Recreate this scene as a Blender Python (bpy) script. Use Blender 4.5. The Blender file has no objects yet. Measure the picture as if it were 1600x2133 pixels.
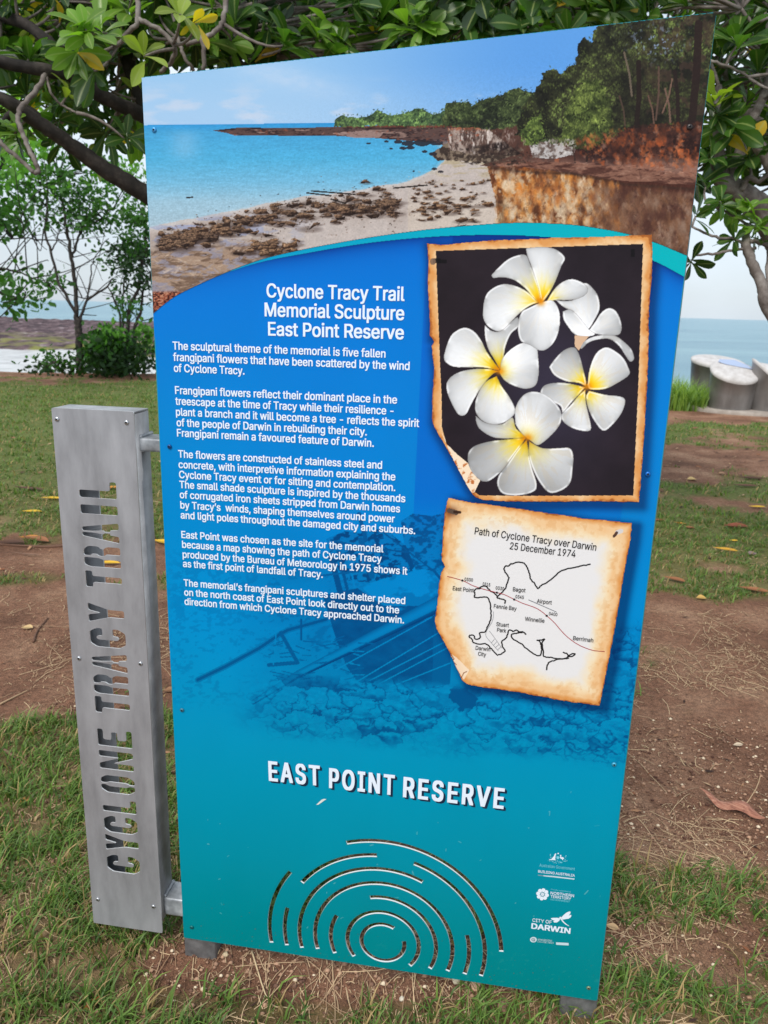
import bpy, math, random
import numpy as np
from mathutils import Vector, Matrix
from mathutils.geometry import delaunay_2d_cdt

# ------------------------------------------------------------------ camera, sky, sun, exposure
SC = bpy.context.scene
COL = SC.collection
F_PX, PITCH, ROLL, YAW = 1605.87, 0.25684, 0.028198, -0.149757
CAM = np.array([0.0, 0.0, 1.55])
DIST = 1.44
SUN_EL, SUN_AZ = 48.0, 205.0            # sun stands behind the viewer, slightly left

_f = np.array([0, math.cos(PITCH), -math.sin(PITCH)]); _r = np.array([1.0, 0, 0]); _u = np.cross(_r, _f)
RT = math.cos(ROLL) * _r + math.sin(ROLL) * _u
UP = math.cos(ROLL) * _u - math.sin(ROLL) * _r
FW = _f

cd = bpy.data.cameras.new("camera")
cam = bpy.data.objects.new("camera", cd); COL.objects.link(cam)
cam.matrix_world = Matrix(((RT[0], UP[0], -FW[0], CAM[0]), (RT[1], UP[1], -FW[1], CAM[1]), (RT[2], UP[2], -FW[2], CAM[2]), (0, 0, 0, 1)))
cd.sensor_fit = 'VERTICAL'; cd.sensor_height = 36.0; cd.sensor_width = 27.0
cd.lens = F_PX / 2133 * 36
cd.clip_start = 0.05; cd.clip_end = 60000
cd.dof.use_dof = True; cd.dof.focus_distance = 1.55; cd.dof.aperture_fstop = cd.lens / 3.2
SC.camera = cam

W = bpy.data.worlds.new("World"); SC.world = W; W.use_nodes = True
wn = W.node_tree; wn.nodes.clear()
wo = wn.nodes.new('ShaderNodeOutputWorld'); wb = wn.nodes.new('ShaderNodeBackground')
sk = wn.nodes.new('ShaderNodeTexSky'); sk.sky_type = 'NISHITA'; sk.sun_disc = False
sk.sun_elevation = math.radians(SUN_EL); sk.sun_rotation = math.radians(SUN_AZ)
sk.air_density = 1.0; sk.dust_density = 1.2; sk.ozone_density = 1.2
tc = wn.nodes.new('ShaderNodeTexCoord'); mp = wn.nodes.new('ShaderNodeMapping'); mp.inputs['Scale'].default_value = (1, 1, 2.5)
cn = wn.nodes.new('ShaderNodeTexNoise'); cn.inputs['Scale'].default_value = 1.7; cn.inputs['Detail'].default_value = 6
cr = wn.nodes.new('ShaderNodeValToRGB'); cr.color_ramp.elements[0].position = .30; cr.color_ramp.elements[1].position = .62
cr.color_ramp.elements[0].color = (.45, .45, .45, 1); cr.color_ramp.elements[1].color = (.92, .92, .92, 1)
cm = wn.nodes.new('ShaderNodeMixRGB'); cm.inputs['Color2'].default_value = (11.0, 12.3, 13.6, 1)
L = wn.links.new
L(tc.outputs['Generated'], mp.inputs['Vector']); L(mp.outputs[0], cn.inputs['Vector']); L(cn.outputs['Fac'], cr.inputs['Fac'])
L(cr.outputs['Color'], cm.inputs['Fac']); L(sk.outputs['Color'], cm.inputs['Color1']); L(cm.outputs['Color'], wb.inputs['Color'])
wb.inputs['Strength'].default_value = 0.07
L(wb.outputs[0], wo.inputs['Surface'])

sd = bpy.data.lights.new("sun", 'SUN'); sd.energy = 2.3; sd.angle = math.radians(26); sd.color = (1, .96, .9)
sun = bpy.data.objects.new("sun", sd); COL.objects.link(sun)
_el, _az = math.radians(SUN_EL), math.radians(SUN_AZ)
sdir = Vector((math.sin(_az) * math.cos(_el), math.cos(_az) * math.cos(_el), math.sin(_el)))
sun.rotation_euler = sdir.to_track_quat('Z', 'Y').to_euler(); sun.location = sdir * 30

SC.view_settings.view_transform = 'Standard'; SC.view_settings.look = 'None'
SC.view_settings.gamma = 1; SC.view_settings.use_curve_mapping = False
SC.view_settings.exposure = 0.25
SC.cycles.max_bounces = 8; SC.cycles.diffuse_bounces = 6; SC.cycles.transparent_max_bounces = 6

rng = np.random.default_rng(7)
random.seed(7)

# ------------------------------------------------------------------ photograph pixel <-> world
EX = np.array([math.cos(YAW), math.sin(YAW), 0.0]); EZ = np.array([0, 0, 1.0]); EY = np.array([-math.sin(YAW), math.cos(YAW), 0.0])
P0 = np.array([0, DIST, 0.0])

def ray(u, v):
    u = np.asarray(u, float); v = np.asarray(v, float)
    d = FW + RT * ((u - 800)[..., None] / F_PX) - UP * ((v - 1066.5)[..., None] / F_PX)
    return d

def at(u, v, depth):                       # world point at a distance along the view axis
    return CAM + ray(u, v) * np.asarray(depth, float)[..., None]

def on_ground(u, v, z=0.0):
    d = ray(u, v); return CAM + d * ((z - CAM[2]) / d[..., 2])[..., None]

def loc(u, v, back=0.0):                   # photo pixel -> (X, Z) on the sign's plane (or a plane behind it)
    d = ray(u, v); n = EY
    t = ((P0 + EY * back - CAM) @ n) / (d @ n)
    p = CAM + d * t[..., None]
    return np.stack([(p - P0) @ EX, p[..., 2]], -1)

def project(P):
    q = np.asarray(P) - CAM; z = q @ FW; z = np.where(z < 1e-3, 1e-3, z)
    return 800 + F_PX * (q @ RT) / z, 1066.5 - F_PX * (q @ UP) / z

def proj_loc(X, Z, back=0.0):
    return project(P0 + X[..., None] * EX + Z[..., None] * EZ + EY * back)

# ------------------------------------------------------------------ helpers
def lin(c):
    c = np.asarray(c, float) / 255.0
    return np.where(c <= .04045, c / 12.92, ((c + .055) / 1.055) ** 2.4)

def S(r, g, b): return tuple(lin((r, g, b))) + (1.0,)

def tag(o, label=None, cat=None, group=None, kind=None):
    if label: o['label'] = label
    if cat: o['category'] = cat
    if group: o['group'] = group
    if kind: o['kind'] = kind
    return o

def empty(name, loc_=(0, 0, 0), rz=0.0):
    o = bpy.data.objects.new(name, None); COL.objects.link(o); o.empty_display_size = .1
    o.location = loc_; o.rotation_euler = (0, 0, rz); return o

def mesh_np(name, V, faces, mat=None, parent=None, smooth=False, col=None, attrs=None, inv=None):
    """V (n,3); faces (m,k) array or list of such arrays; col (n,3|4) linear point colours."""
    V = np.asarray(V, np.float32)
    me = bpy.data.meshes.new(name)
    fl = faces if isinstance(faces, list) else [faces]
    fl = [np.asarray(f, np.int32) for f in fl if len(f)]
    me.vertices.add(len(V)); me.vertices.foreach_set('co', V.ravel())
    loops = np.concatenate([f.ravel() for f in fl]); sizes = np.concatenate([np.full(len(f), f.shape[1], np.int32) for f in fl])
    starts = np.concatenate([[0], np.cumsum(sizes)[:-1]]).astype(np.int32)
    me.loops.add(len(loops)); me.loops.foreach_set('vertex_index', loops)
    me.polygons.add(len(sizes)); me.polygons.foreach_set('loop_start', starts)
    me.update(calc_edges=True)
    if smooth: me.polygons.foreach_set('use_smooth', np.ones(len(sizes), bool))
    if col is not None:
        c = np.ones((len(V), 4), np.float32); c[:, :np.shape(col)[1]] = col
        a = me.attributes.new('Col', 'FLOAT_COLOR', 'POINT'); a.data.foreach_set('color', c.ravel())
    for k, x in (attrs or {}).items():
        a = me.attributes.new(k, 'FLOAT', 'POINT'); a.data.foreach_set('value', np.asarray(x, np.float32))
    o = bpy.data.objects.new(name, me); COL.objects.link(o)
    if mat: me.materials.append(mat)
    if parent: o.parent = parent
    return o

class MB:                                   # mesh builder
    def __init__(s): s.v = []; s.f = {}; s.n = 0; s.c = []
    def add(s, V, Fs, c=None):
        V = np.asarray(V, float).reshape(-1, 3)
        for f in (Fs if isinstance(Fs, list) else [Fs]):
            f = np.asarray(f, int); s.f.setdefault(f.shape[1], []).append(f + s.n)
        s.v.append(V); s.n += len(V)
        s.c.append(np.broadcast_to(np.asarray(c if c is not None else (1, 1, 1), float), (len(V), 3)))
    def box(s, x0, x1, y0, y1, z0, z1, b=0.0, c=None):
        if b <= 0:
            V = [(x, y, z) for x in (x0, x1) for y in (y0, y1) for z in (z0, z1)]
            s.add(V, np.array([(0, 1, 3, 2), (4, 6, 7, 5), (0, 4, 5, 1), (2, 3, 7, 6), (0, 2, 6, 4), (1, 5, 7, 3)]), c); return
        import bmesh
        bm = bmesh.new(); bmesh.ops.create_cube(bm, size=1)
        for v in bm.verts: v.co = ((x0 + x1) / 2 + v.co.x * (x1 - x0), (y0 + y1) / 2 + v.co.y * (y1 - y0), (z0 + z1) / 2 + v.co.z * (z1 - z0))
        bmesh.ops.bevel(bm, geom=bm.edges[:], offset=b, segments=2, profile=.6, affect='EDGES')
        bm.verts.index_update(); V = [tuple(v.co) for v in bm.verts]; by = {}
        for f in bm.faces: by.setdefault(len(f.verts), []).append([v.index for v in f.verts])
        bm.free(); s.add(V, [np.array(k) for k in by.values()], c)
    def tube(s, P, R, n=8, c=None, cap=True):
        P = np.asarray(P, float); R = np.broadcast_to(np.asarray(R, float), (len(P),))
        T = np.gradient(P, axis=0); T /= np.linalg.norm(T, axis=1)[:, None] + 1e-9
        a = np.array([0, 0, 1.0]) if abs(T[0][2]) < .9 else np.array([1.0, 0, 0])
        N = np.cross(T[0], a); N /= np.linalg.norm(N); rings = []
        th = np.arange(n) / n * 2 * np.pi
        for i in range(len(P)):
            N = N - T[i] * (N @ T[i]); N /= np.linalg.norm(N) + 1e-9; B = np.cross(T[i], N)
            rings.append(P[i] + R[i] * (np.cos(th)[:, None] * N + np.sin(th)[:, None] * B))
        V = np.concatenate(rings); k = len(P); j = np.arange(n); F = []
        for i in range(k - 1):
            F.append(np.stack([i * n + j, i * n + (j + 1) % n, (i + 1) * n + (j + 1) % n, (i + 1) * n + j], 1))
        Fs = [np.concatenate(F)]
        if cap: Fs.append(np.array([list(range(n))[::-1], list((k - 1) * n + j)]))
        s.add(V, Fs, c)
    def build(s, name, mat, parent=None, smooth=False, color=False):
        fl = [np.concatenate(x) for x in s.f.values()]
        return mesh_np(name, np.concatenate(s.v), fl, mat, parent, smooth, np.concatenate(s.c) if color else None)

def spline(P, n):                           # Catmull-Rom through rows of P
    P = np.asarray(P, float); Q = np.vstack([2 * P[0] - P[1], P, 2 * P[-1] - P[-2]]); out = []
    for i in range(len(P) - 1):
        a, b, c, d = Q[i:i + 4]
        for t in np.linspace(0, 1, n, endpoint=False):
            out.append(.5 * ((2 * b) + (-a + c) * t + (2 * a - 5 * b + 4 * c - d) * t * t + (-a + 3 * b - 3 * c + d) * t ** 3))
    out.append(P[-1]); return np.array(out)

# value noise
_T = rng.random((256, 256))
def vnoise(x, y):
    xi = np.floor(x).astype(int); yi = np.floor(y).astype(int); fx = x - xi; fy = y - yi
    fx = fx * fx * (3 - 2 * fx); fy = fy * fy * (3 - 2 * fy)
    g = lambda a, b: _T[a & 255, b & 255]
    return (g(xi, yi) * (1 - fx) + g(xi + 1, yi) * fx) * (1 - fy) + (g(xi, yi + 1) * (1 - fx) + g(xi + 1, yi + 1) * fx) * fy
def fbm(x, y, o=4, seed=0.0):
    s = 0; a = .5; t = 0
    for i in range(o):
        s = s + a * vnoise(x * 2 ** i + seed * 17.3 + i * 31.7, y * 2 ** i + seed * 9.1 + i * 11.9); t += a; a *= .5
    return s / t
def sst(a, b, x):
    t = np.clip((x - a) / (b - a), 0, 1); return t * t * (3 - 2 * t)
def inpoly(u, v, poly):
    poly = np.asarray(poly, float); m = np.zeros(u.shape, bool)
    bb = (u >= poly[:, 0].min()) & (u <= poly[:, 0].max()) & (v >= poly[:, 1].min()) & (v <= poly[:, 1].max())
    if not bb.any(): return m
    x = u[bb]; y = v[bb]; ins = np.zeros(x.shape, bool); n = len(poly)
    for i in range(n):
        x0, y0 = poly[i]; x1, y1 = poly[(i + 1) % n]
        if y0 == y1: continue
        c = ((y0 > y) != (y1 > y)) & (x < (x1 - x0) * (y - y0) / (y1 - y0) + x0); ins ^= c
    m[bb] = ins; return m
def pdist(u, v, P, closed=False, pad=60):   # distance to a polyline (only computed near it)
    P = np.asarray(P, float); d = np.full(u.shape, 1e3)
    bb = (u >= P[:, 0].min() - pad) & (u <= P[:, 0].max() + pad) & (v >= P[:, 1].min() - pad) & (v <= P[:, 1].max() + pad)
    if not bb.any(): return d
    x = u[bb]; y = v[bb]; dd = np.full(x.shape, 1e3); n = len(P)
    for i in range(n if closed else n - 1):
        a = P[i]; b = P[(i + 1) % n]; e = b - a; l2 = e @ e + 1e-9
        t = np.clip(((x - a[0]) * e[0] + (y - a[1]) * e[1]) / l2, 0, 1)
        dd = np.minimum(dd, np.hypot(x - a[0] - t * e[0], y - a[1] - t * e[1]))
    d[bb] = dd; return d
def mix(c, col, m):
    m = np.asarray(m, float)[..., None]; return c * (1 - m) + np.asarray(col, float) * m

# ------------------------------------------------------------------ materials
def mat(name, color=(.5, .5, .5, 1), rough=.6, metal=0.0, spec=.5):
    m = bpy.data.materials.new(name); m.use_nodes = True; b = m.node_tree.nodes['Principled BSDF']
    b.inputs['Base Color'].default_value = color; b.inputs['Roughness'].default_value = rough
    b.inputs['Metallic'].default_value = metal; b.inputs['Specular IOR Level'].default_value = spec
    return m
def nd(m, t, **k):
    n = m.node_tree.nodes.new(t)
    for a, b in k.items():
        if a in n.inputs: n.inputs[a].default_value = b
        else: setattr(n, a, b)
    return n
def lk(m, a, b): m.node_tree.links.new(a, b)
def bsdf(m): return m.node_tree.nodes['Principled BSDF']
def ramp(m, *st):
    r = nd(m, 'ShaderNodeValToRGB'); e = r.color_ramp.elements
    while len(e) < len(st): e.new(.5)
    for i, (p, c) in enumerate(st): e[i].position = p; e[i].color = c
    return r
def noise_mat(name, stops, scale=5, detail=6, rough=.7, metal=0, bump=0.0, bscale=None, spec=.5, stretch=None, bdist=.02, rvar=0):
    m = mat(name, rough=rough, metal=metal, spec=spec)
    t = nd(m, 'ShaderNodeTexCoord'); mpp = nd(m, 'ShaderNodeMapping')
    if stretch: mpp.inputs['Scale'].default_value = stretch
    lk(m, t.outputs['Object'], mpp.inputs['Vector'])
    n = nd(m, 'ShaderNodeTexNoise', Scale=scale, Detail=detail, Roughness=.62); lk(m, mpp.outputs[0], n.inputs['Vector'])
    r = ramp(m, *stops); lk(m, n.outputs['Fac'], r.inputs['Fac']); lk(m, r.outputs['Color'], bsdf(m).inputs['Base Color'])
    if rvar:
        mr = nd(m, 'ShaderNodeMapRange'); mr.inputs['To Min'].default_value = rough - rvar; mr.inputs['To Max'].default_value = rough + rvar
        lk(m, n.outputs['Fac'], mr.inputs['Value']); lk(m, mr.outputs[0], bsdf(m).inputs['Roughness'])
    if bump:
        n2 = nd(m, 'ShaderNodeTexNoise', Scale=bscale or scale * 4, Detail=6, Roughness=.65); lk(m, mpp.outputs[0], n2.inputs['Vector'])
        b = nd(m, 'ShaderNodeBump', Strength=bump, Distance=bdist); lk(m, n2.outputs['Fac'], b.inputs['Height']); lk(m, b.outputs[0], bsdf(m).inputs['Normal'])
    return m
def attr_mat(name, rough=.5, spec=.5, trans=0.0, transcol=None, bump=0, bscale=80, bdist=.001):
    m = mat(name, rough=rough, spec=spec); a = nd(m, 'ShaderNodeAttribute', attribute_name='Col')
    lk(m, a.outputs['Color'], bsdf(m).inputs['Base Color'])
    if bump:
        t = nd(m, 'ShaderNodeTexCoord'); n2 = nd(m, 'ShaderNodeTexNoise', Scale=bscale, Detail=2); lk(m, t.outputs['Object'], n2.inputs['Vector'])
        b = nd(m, 'ShaderNodeBump', Strength=bump, Distance=bdist); lk(m, n2.outputs['Fac'], b.inputs['Height']); lk(m, b.outputs[0], bsdf(m).inputs['Normal'])
    if trans:
        tr = nd(m, 'ShaderNodeBsdfTranslucent'); mx = nd(m, 'ShaderNodeMixShader', Fac=trans)
        h = nd(m, 'ShaderNodeMixRGB', blend_type='MULTIPLY', Fac=1.0); h.inputs['Color2'].default_value = transcol or (1.5, 1.6, .7, 1)
        lk(m, a.outputs['Color'], h.inputs['Color1']); lk(m, h.outputs['Color'], tr.inputs['Color'])
        out = m.node_tree.nodes['Material Output']
        lk(m, bsdf(m).outputs[0], mx.inputs[1]); lk(m, tr.outputs[0], mx.inputs[2]); lk(m, mx.outputs[0], out.inputs['Surface'])
    return m

M = {}
M['print'] = attr_mat('glossy_print', rough=.2, spec=.12, bump=.25, bscale=260, bdist=.0006)
M['white_ink'] = mat('white_ink', S(226, 236, 248), .25)
M['ink_dim'] = mat('pale_blue_ink', S(120, 205, 222), .25)
M['ink_grey'] = mat('grey_ink', S(110, 150, 165), .25)
M['ink_black'] = mat('black_ink', S(22, 22, 26), .3)
M['ink_navy'] = mat('navy_ink', S(8, 38, 66), .3)
M['ink_red'] = mat('red_ink', S(165, 30, 45), .3)
M['ink_road'] = mat('road_grey_ink', S(120, 122, 128), .3)
M['edge'] = mat('cut_aluminium_edge', (.78, .80, .80, 1), .35, .2)
M['plate'] = noise_mat('brushed_plate', [(.28, S(134, 134, 137)), (.5, S(158, 158, 162)), (.72, S(176, 176, 180))], scale=11, detail=10, stretch=(1.6, 1, .45), rough=.42, metal=.35, bump=.12, bscale=120, bdist=.001, rvar=.08)
M['lip'] = noise_mat('shade_lifted_zinc', [(.3, S(176, 180, 186)), (.7, S(208, 211, 216))], scale=14, rough=.5)  # zinc lightened to make up for the shade inside the housing
M['galv'] = noise_mat('galvanised_steel', [(.3, S(120, 124, 128)), (.5, S(158, 162, 167)), (.7, S(200, 204, 208))], scale=22, detail=3, rough=.4, metal=.3, bump=.12, bscale=60, bdist=.002, rvar=.1)
M['galv_dark'] = noise_mat('dull_galvanised_steel', [(.3, S(140, 142, 146)), (.5, S(164, 166, 170)), (.7, S(188, 190, 194))], scale=14, detail=4, rough=.5, metal=.25, bump=.1, bscale=60, bdist=.002)
M['post'] = noise_mat('weathered_post_steel', [(.3, S(92, 92, 94)), (.5, S(118, 118, 120)), (.7, S(142, 142, 144))], scale=30, rough=.5, metal=.3)
M['screw'] = mat('stainless_screw', (.55, .56, .58, 1), .28, .9)
M['recess'] = mat('screw_recess', (.03, .03, .035, 1), .6)

# ------------------------------------------------------------------ the information sign
sign = empty('information_sign', tuple(P0), YAW)
tag(sign, 'tall blue printed information sign joined to a narrow grey steel plate with cut-out lettering', 'sign')

PANEL_T = .004
panel_px = [(295, 161), (1493, 25), (1244, 2085), (383, 1953)]
PC = np.array([loc(*q) for q in panel_px])

def round_poly(P, r, n=4):
    P = [np.asarray(p, float) for p in P]; out = []; k = len(P)
    for i in range(k):
        a, b, c = P[i - 1], P[i], P[(i + 1) % k]; e1 = a - b; e2 = c - b; l1 = np.linalg.norm(e1); l2 = np.linalg.norm(e2)
        q = min(r, .45 * l1, .45 * l2); p1 = b + e1 / l1 * q; p2 = b + e2 / l2 * q
        for t in np.linspace(0, 1, n): out.append((1 - t) ** 2 * p1 + 2 * t * (1 - t) * b + t * t * p2)
    return np.array(out)

def sheet(name, outer, holes, thick, mats, parent, y0=0.0):
    """A flat sheet with holes in the sign's X-Z plane: front at y0, thickness away from the viewer. mats = (face, edge)."""
    cu = bpy.data.curves.new(name, 'CURVE'); cu.dimensions = '2D'; cu.fill_mode = 'BOTH'; cu.extrude = thick / 2
    for poly in [outer] + list(holes):
        sp = cu.splines.new('POLY'); sp.points.add(len(poly) - 1); sp.use_cyclic_u = True
        for p, q in zip(sp.points, poly): p.co = (q[0], q[1], 0, 1)
    tmp = bpy.data.objects.new('tmp', cu); COL.objects.link(tmp)
    dg = bpy.context.evaluated_depsgraph_get(); me = bpy.data.meshes.new_from_object(tmp.evaluated_get(dg))
    bpy.data.objects.remove(tmp); bpy.data.curves.remove(cu)
    n = len(me.vertices); co = np.zeros(n * 3, np.float32); me.vertices.foreach_get('co', co); co = co.reshape(-1, 3)
    new = np.stack([co[:, 0], y0 + thick / 2 - co[:, 2], co[:, 1]], 1); me.vertices.foreach_set('co', new.ravel().astype(np.float32))
    me.materials.clear()
    for q in mats: me.materials.append(q)
    me.update()
    for p in me.polygons: p.material_index = 0 if abs(p.normal.y) > .7 else 1; p.use_smooth = False
    me.name = name
    o = bpy.data.objects.new(name, me); COL.objects.link(o); o.parent = parent; return o

# ring of cut-out arcs near the foot of the panel
def zl(x, y, ox, oy, s): return (ox + x / s, oy + y / s)
ARC = lambda x, y: loc(*zl(x, y, 520, 1700, 2.857))
arc_c = ARC(793, 752)
arcs_px = [  # (start, end) in the enlarged view, ring number; drawn anticlockwise from start to end
    ((857, 668), (920, 745), 1), ((952, 888), (622, 833), 2), ((1070, 905), (718, 487), 3), ((513, 588), (508, 815), 3),
    ((1175, 920), (403, 790), 4), ((1028, 393), (310, 783), 5), ((1273, 937), (1300, 708), 5), ((218, 543), (217, 768), 6),
    ((757, 240), (312, 395), 6), ((1375, 950), (977, 285), 6), ((247, 335), (125, 752), 7), ((1507, 807), (580, 165), 7)]
rr = {}
for a, b, k in arcs_px:
    for q in (a, b): rr.setdefault(k, []).append(np.hypot(*(ARC(*q) - arc_c)))
R1 = np.mean(rr[1]); R7 = np.mean(rr[7])
ring_r = {k: float(np.mean(v)) for k, v in rr.items()}
ARCS = []
HW = .0046
for a, b, k in arcs_px:
    da = ARC(*a) - arc_c; db = ARC(*b) - arc_c
    t0 = math.atan2(da[1], da[0]); t1 = math.atan2(db[1], db[0])
    while t1 <= t0 + .02: t1 += 2 * math.pi
    ARCS.append((ring_r[k], t0, t1))
def arc_poly(R, t0, t1):
    n = max(8, int((t1 - t0) / .05)); th = np.linspace(t0, t1, n)
    o = np.stack([arc_c[0] + (R + HW) * np.cos(th), arc_c[1] + (R + HW) * np.sin(th)], 1)
    i = np.stack([arc_c[0] + (R - HW) * np.cos(th[::-1]), arc_c[1] + (R - HW) * np.sin(th[::-1])], 1)
    return np.vstack([o, i])
def in_arcs(X, Z, extra):
    R = np.hypot(X - arc_c[0], Z - arc_c[1]); A = np.arctan2(Z - arc_c[1], X - arc_c[0]); m = np.zeros(X.shape, bool)
    for r, t0, t1 in ARCS:
        d = (A - t0) % (2 * math.pi); pad = extra / r
        m |= (np.abs(R - r) < HW + extra) & ((d < (t1 - t0) + pad) | (d > 2 * math.pi - pad))
    return m

def field_color(u, v):                       # the blue-to-teal ground tint of the print
    k = np.array([480, 640, 900, 1100, 1300, 1500, 1650, 1800, 1950, 2085.]); vv = v - (u - 800) * .07 * sst(900, 1900, v)
    R = np.interp(vv, k, [0, 0, 0, 0, 0, 0, 0, 0, 0, 0])
    G = np.interp(vv, k, [104, 115, 122, 126, 133, 140, 141, 137, 130, 125]); B = np.interp(vv, k, [200, 204, 202, 199, 196, 184, 172, 158, 138, 126])
    c = np.stack([R, G, B], -1)
    left = sst(700, 340, u) * sst(620, 900, v) * sst(1500, 1100, v); c[..., 1] += 5 * left; c[..., 2] -= 3 * left
    return c

M['panel'] = mat('teal_panel_face', S(0, 138, 150), .3)
panel = sheet('panel', round_poly(PC, .006), [arc_poly(*a) for a in ARCS], PANEL_T, (M['panel'], M['edge']), sign)

GRID = {}
def dab(c, u, v, x, y, a, b, ang, col, al, P=None, soft=.35, wob=0.0):
    """one small printed dot: an ellipse of half axes a, b (photo pixels) turned by ang."""
    q = loc(float(x), float(y)); m = max(a, b) * 1.5 + 1.5; j0 = int((q[0] - GRID['x'] - m * .00105) / GRID['s']); j1 = int((q[0] - GRID['x'] + m * .00105) / GRID['s']) + 2; i0 = int((q[1] - GRID['z'] - m * .00105) / GRID['s']); i1 = int((q[1] - GRID['z'] + m * .00105) / GRID['s']) + 2
    i0, j0 = max(i0, 0), max(j0, 0)
    if i1 <= i0 or j1 <= j0 or i0 >= u.shape[0] or j0 >= u.shape[1]: return
    U = u[i0:i1, j0:j1] - x; V = v[i0:i1, j0:j1] - y; ca, sa = math.cos(ang), math.sin(ang); p = (U * ca + V * sa) / a; w = (-U * sa + V * ca) / b
    r = np.sqrt(p * p + w * w)
    if wob: r = r * (1 + wob * np.sin(3 * np.arctan2(w, p) + x) + wob * .7 * np.sin(5 * np.arctan2(w, p) + y))
    k = (al * np.clip((1 + soft - r) / (2 * soft), 0, 1))[..., None]; S_ = c[i0:i1, j0:j1]; S_[:] = S_ * (1 - k) + np.asarray(col, float) * k
def print_sheet(name, X0, X1, Z0, Z1, step, y, paint, keep=None, parent=panel):
    nx = int((X1 - X0) / step) + 1; nz = int((Z1 - Z0) / step) + 1
    X, Z = np.meshgrid(np.linspace(X0, X1, nx), np.linspace(Z0, Z1, nz)); u, v = proj_loc(X, Z)
    GRID.update(x=X0, z=Z0, s=(X1 - X0) / (nx - 1)); c = paint(u, v); c = lin(np.clip(c, 0, 255))
    idx = np.arange(nx * nz).reshape(nz, nx)
    q = np.stack([idx[:-1, :-1], idx[:-1, 1:], idx[1:, 1:], idx[1:, :-1]], -1).reshape(-1, 4)
    if keep is not None:
        k = keep(X, Z, u, v).ravel(); q = q[k[q].all(1)]
    V = np.stack([X.ravel(), np.full(X.size, y), Z.ravel()], 1)
    used = np.unique(q); rm = np.zeros(len(V), int); rm[used] = np.arange(len(used))
    return mesh_np(name, V[used], rm[q], M['print'], parent, False, c.reshape(-1, 3)[used])

# --- layout curves of the print (photo pixels)
ARCH_UP = spline([(318, 655), (345, 632), (375, 612), (440, 581), (500, 556), (560, 536), (640, 518), (720, 503), (800, 490), (900, 477), (1000, 468), (1080, 464), (1180, 467), (1250, 476), (1310, 488), (1370, 507), (1430, 532), (1500, 560)], 5)
ARCH_LO = spline([(318, 655), (345, 632), (375, 613), (440, 583), (500, 560), (560, 543), (640, 528), (720, 514), (800, 503), (900, 494), (1000, 490), (1080, 491), (1180, 498), (1250, 510), (1310, 525), (1370, 548), (1430, 580), (1500, 612)], 5)
def arch(u, P): return np.interp(u, P[:, 0], P[:, 1])

def edge_keep(X, Z, u, v): return inpoly(X, Z, PC + np.sign(PC.mean(0) - PC) * .0005)

Z7 = lambda pts: [zl(x, y, 880, 480, 3.2) for x, y in pts]
Z8 = lambda pts: [zl(x, y, 880, 1030, 3.4783) for x, y in pts]
POSTER = Z7([(30, 85), (130, 95), (300, 78), (500, 62), (700, 58), (900, 46), (1100, 45), (1300, 38), (1420, 30), (1530, 27), (1532, 150), (1530, 300), (1512, 500), (1507, 700), (1505, 850), (1500, 1000), (1488, 1200), (1475, 1400), (1460, 1620), (1445, 1810), (1250, 1806), (1100, 1803), (900, 1808), (700, 1806), (500, 1804), (400, 1795), (355, 1778), (330, 1755), (290, 1690), (200, 1520), (130, 1400), (80, 1315), (62, 1255), (66, 1100), (78, 930), (62, 770), (78, 742), (48, 700), (47, 560), (36, 350), (40, 200)])
CURL = Z7([(128, 1345), (160, 1400), (230, 1490), (310, 1555), (398, 1637), (388, 1665), (350, 1740), (330, 1752), (290, 1690), (200, 1520)])
BLACK = Z7([(90, 137), (1470, 90), (1440, 1000), (1405, 1765), (700, 1768), (380, 1765), (348, 1742), (398, 1640), (310, 1555), (230, 1490), (160, 1420), (130, 1310), (128, 1100), (118, 900)])
MAPP = Z8([(188, 20), (330, 50), (500, 72), (700, 100), (900, 130), (1050, 150), (1200, 175), (1400, 190), (1520, 205), (1508, 320), (1490, 420), (1440, 700), (1415, 850), (1390, 1000), (1330, 1300), (1285, 1530), (1150, 1510), (1000, 1490), (850, 1460), (700, 1432), (550, 1408), (400, 1390), (320, 1372), (285, 1345), (240, 1240), (200, 1150), (140, 1040), (98, 965), (88, 905), (108, 790), (118, 660), (135, 560), (160, 522), (138, 472), (150, 260), (165, 110)])

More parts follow.
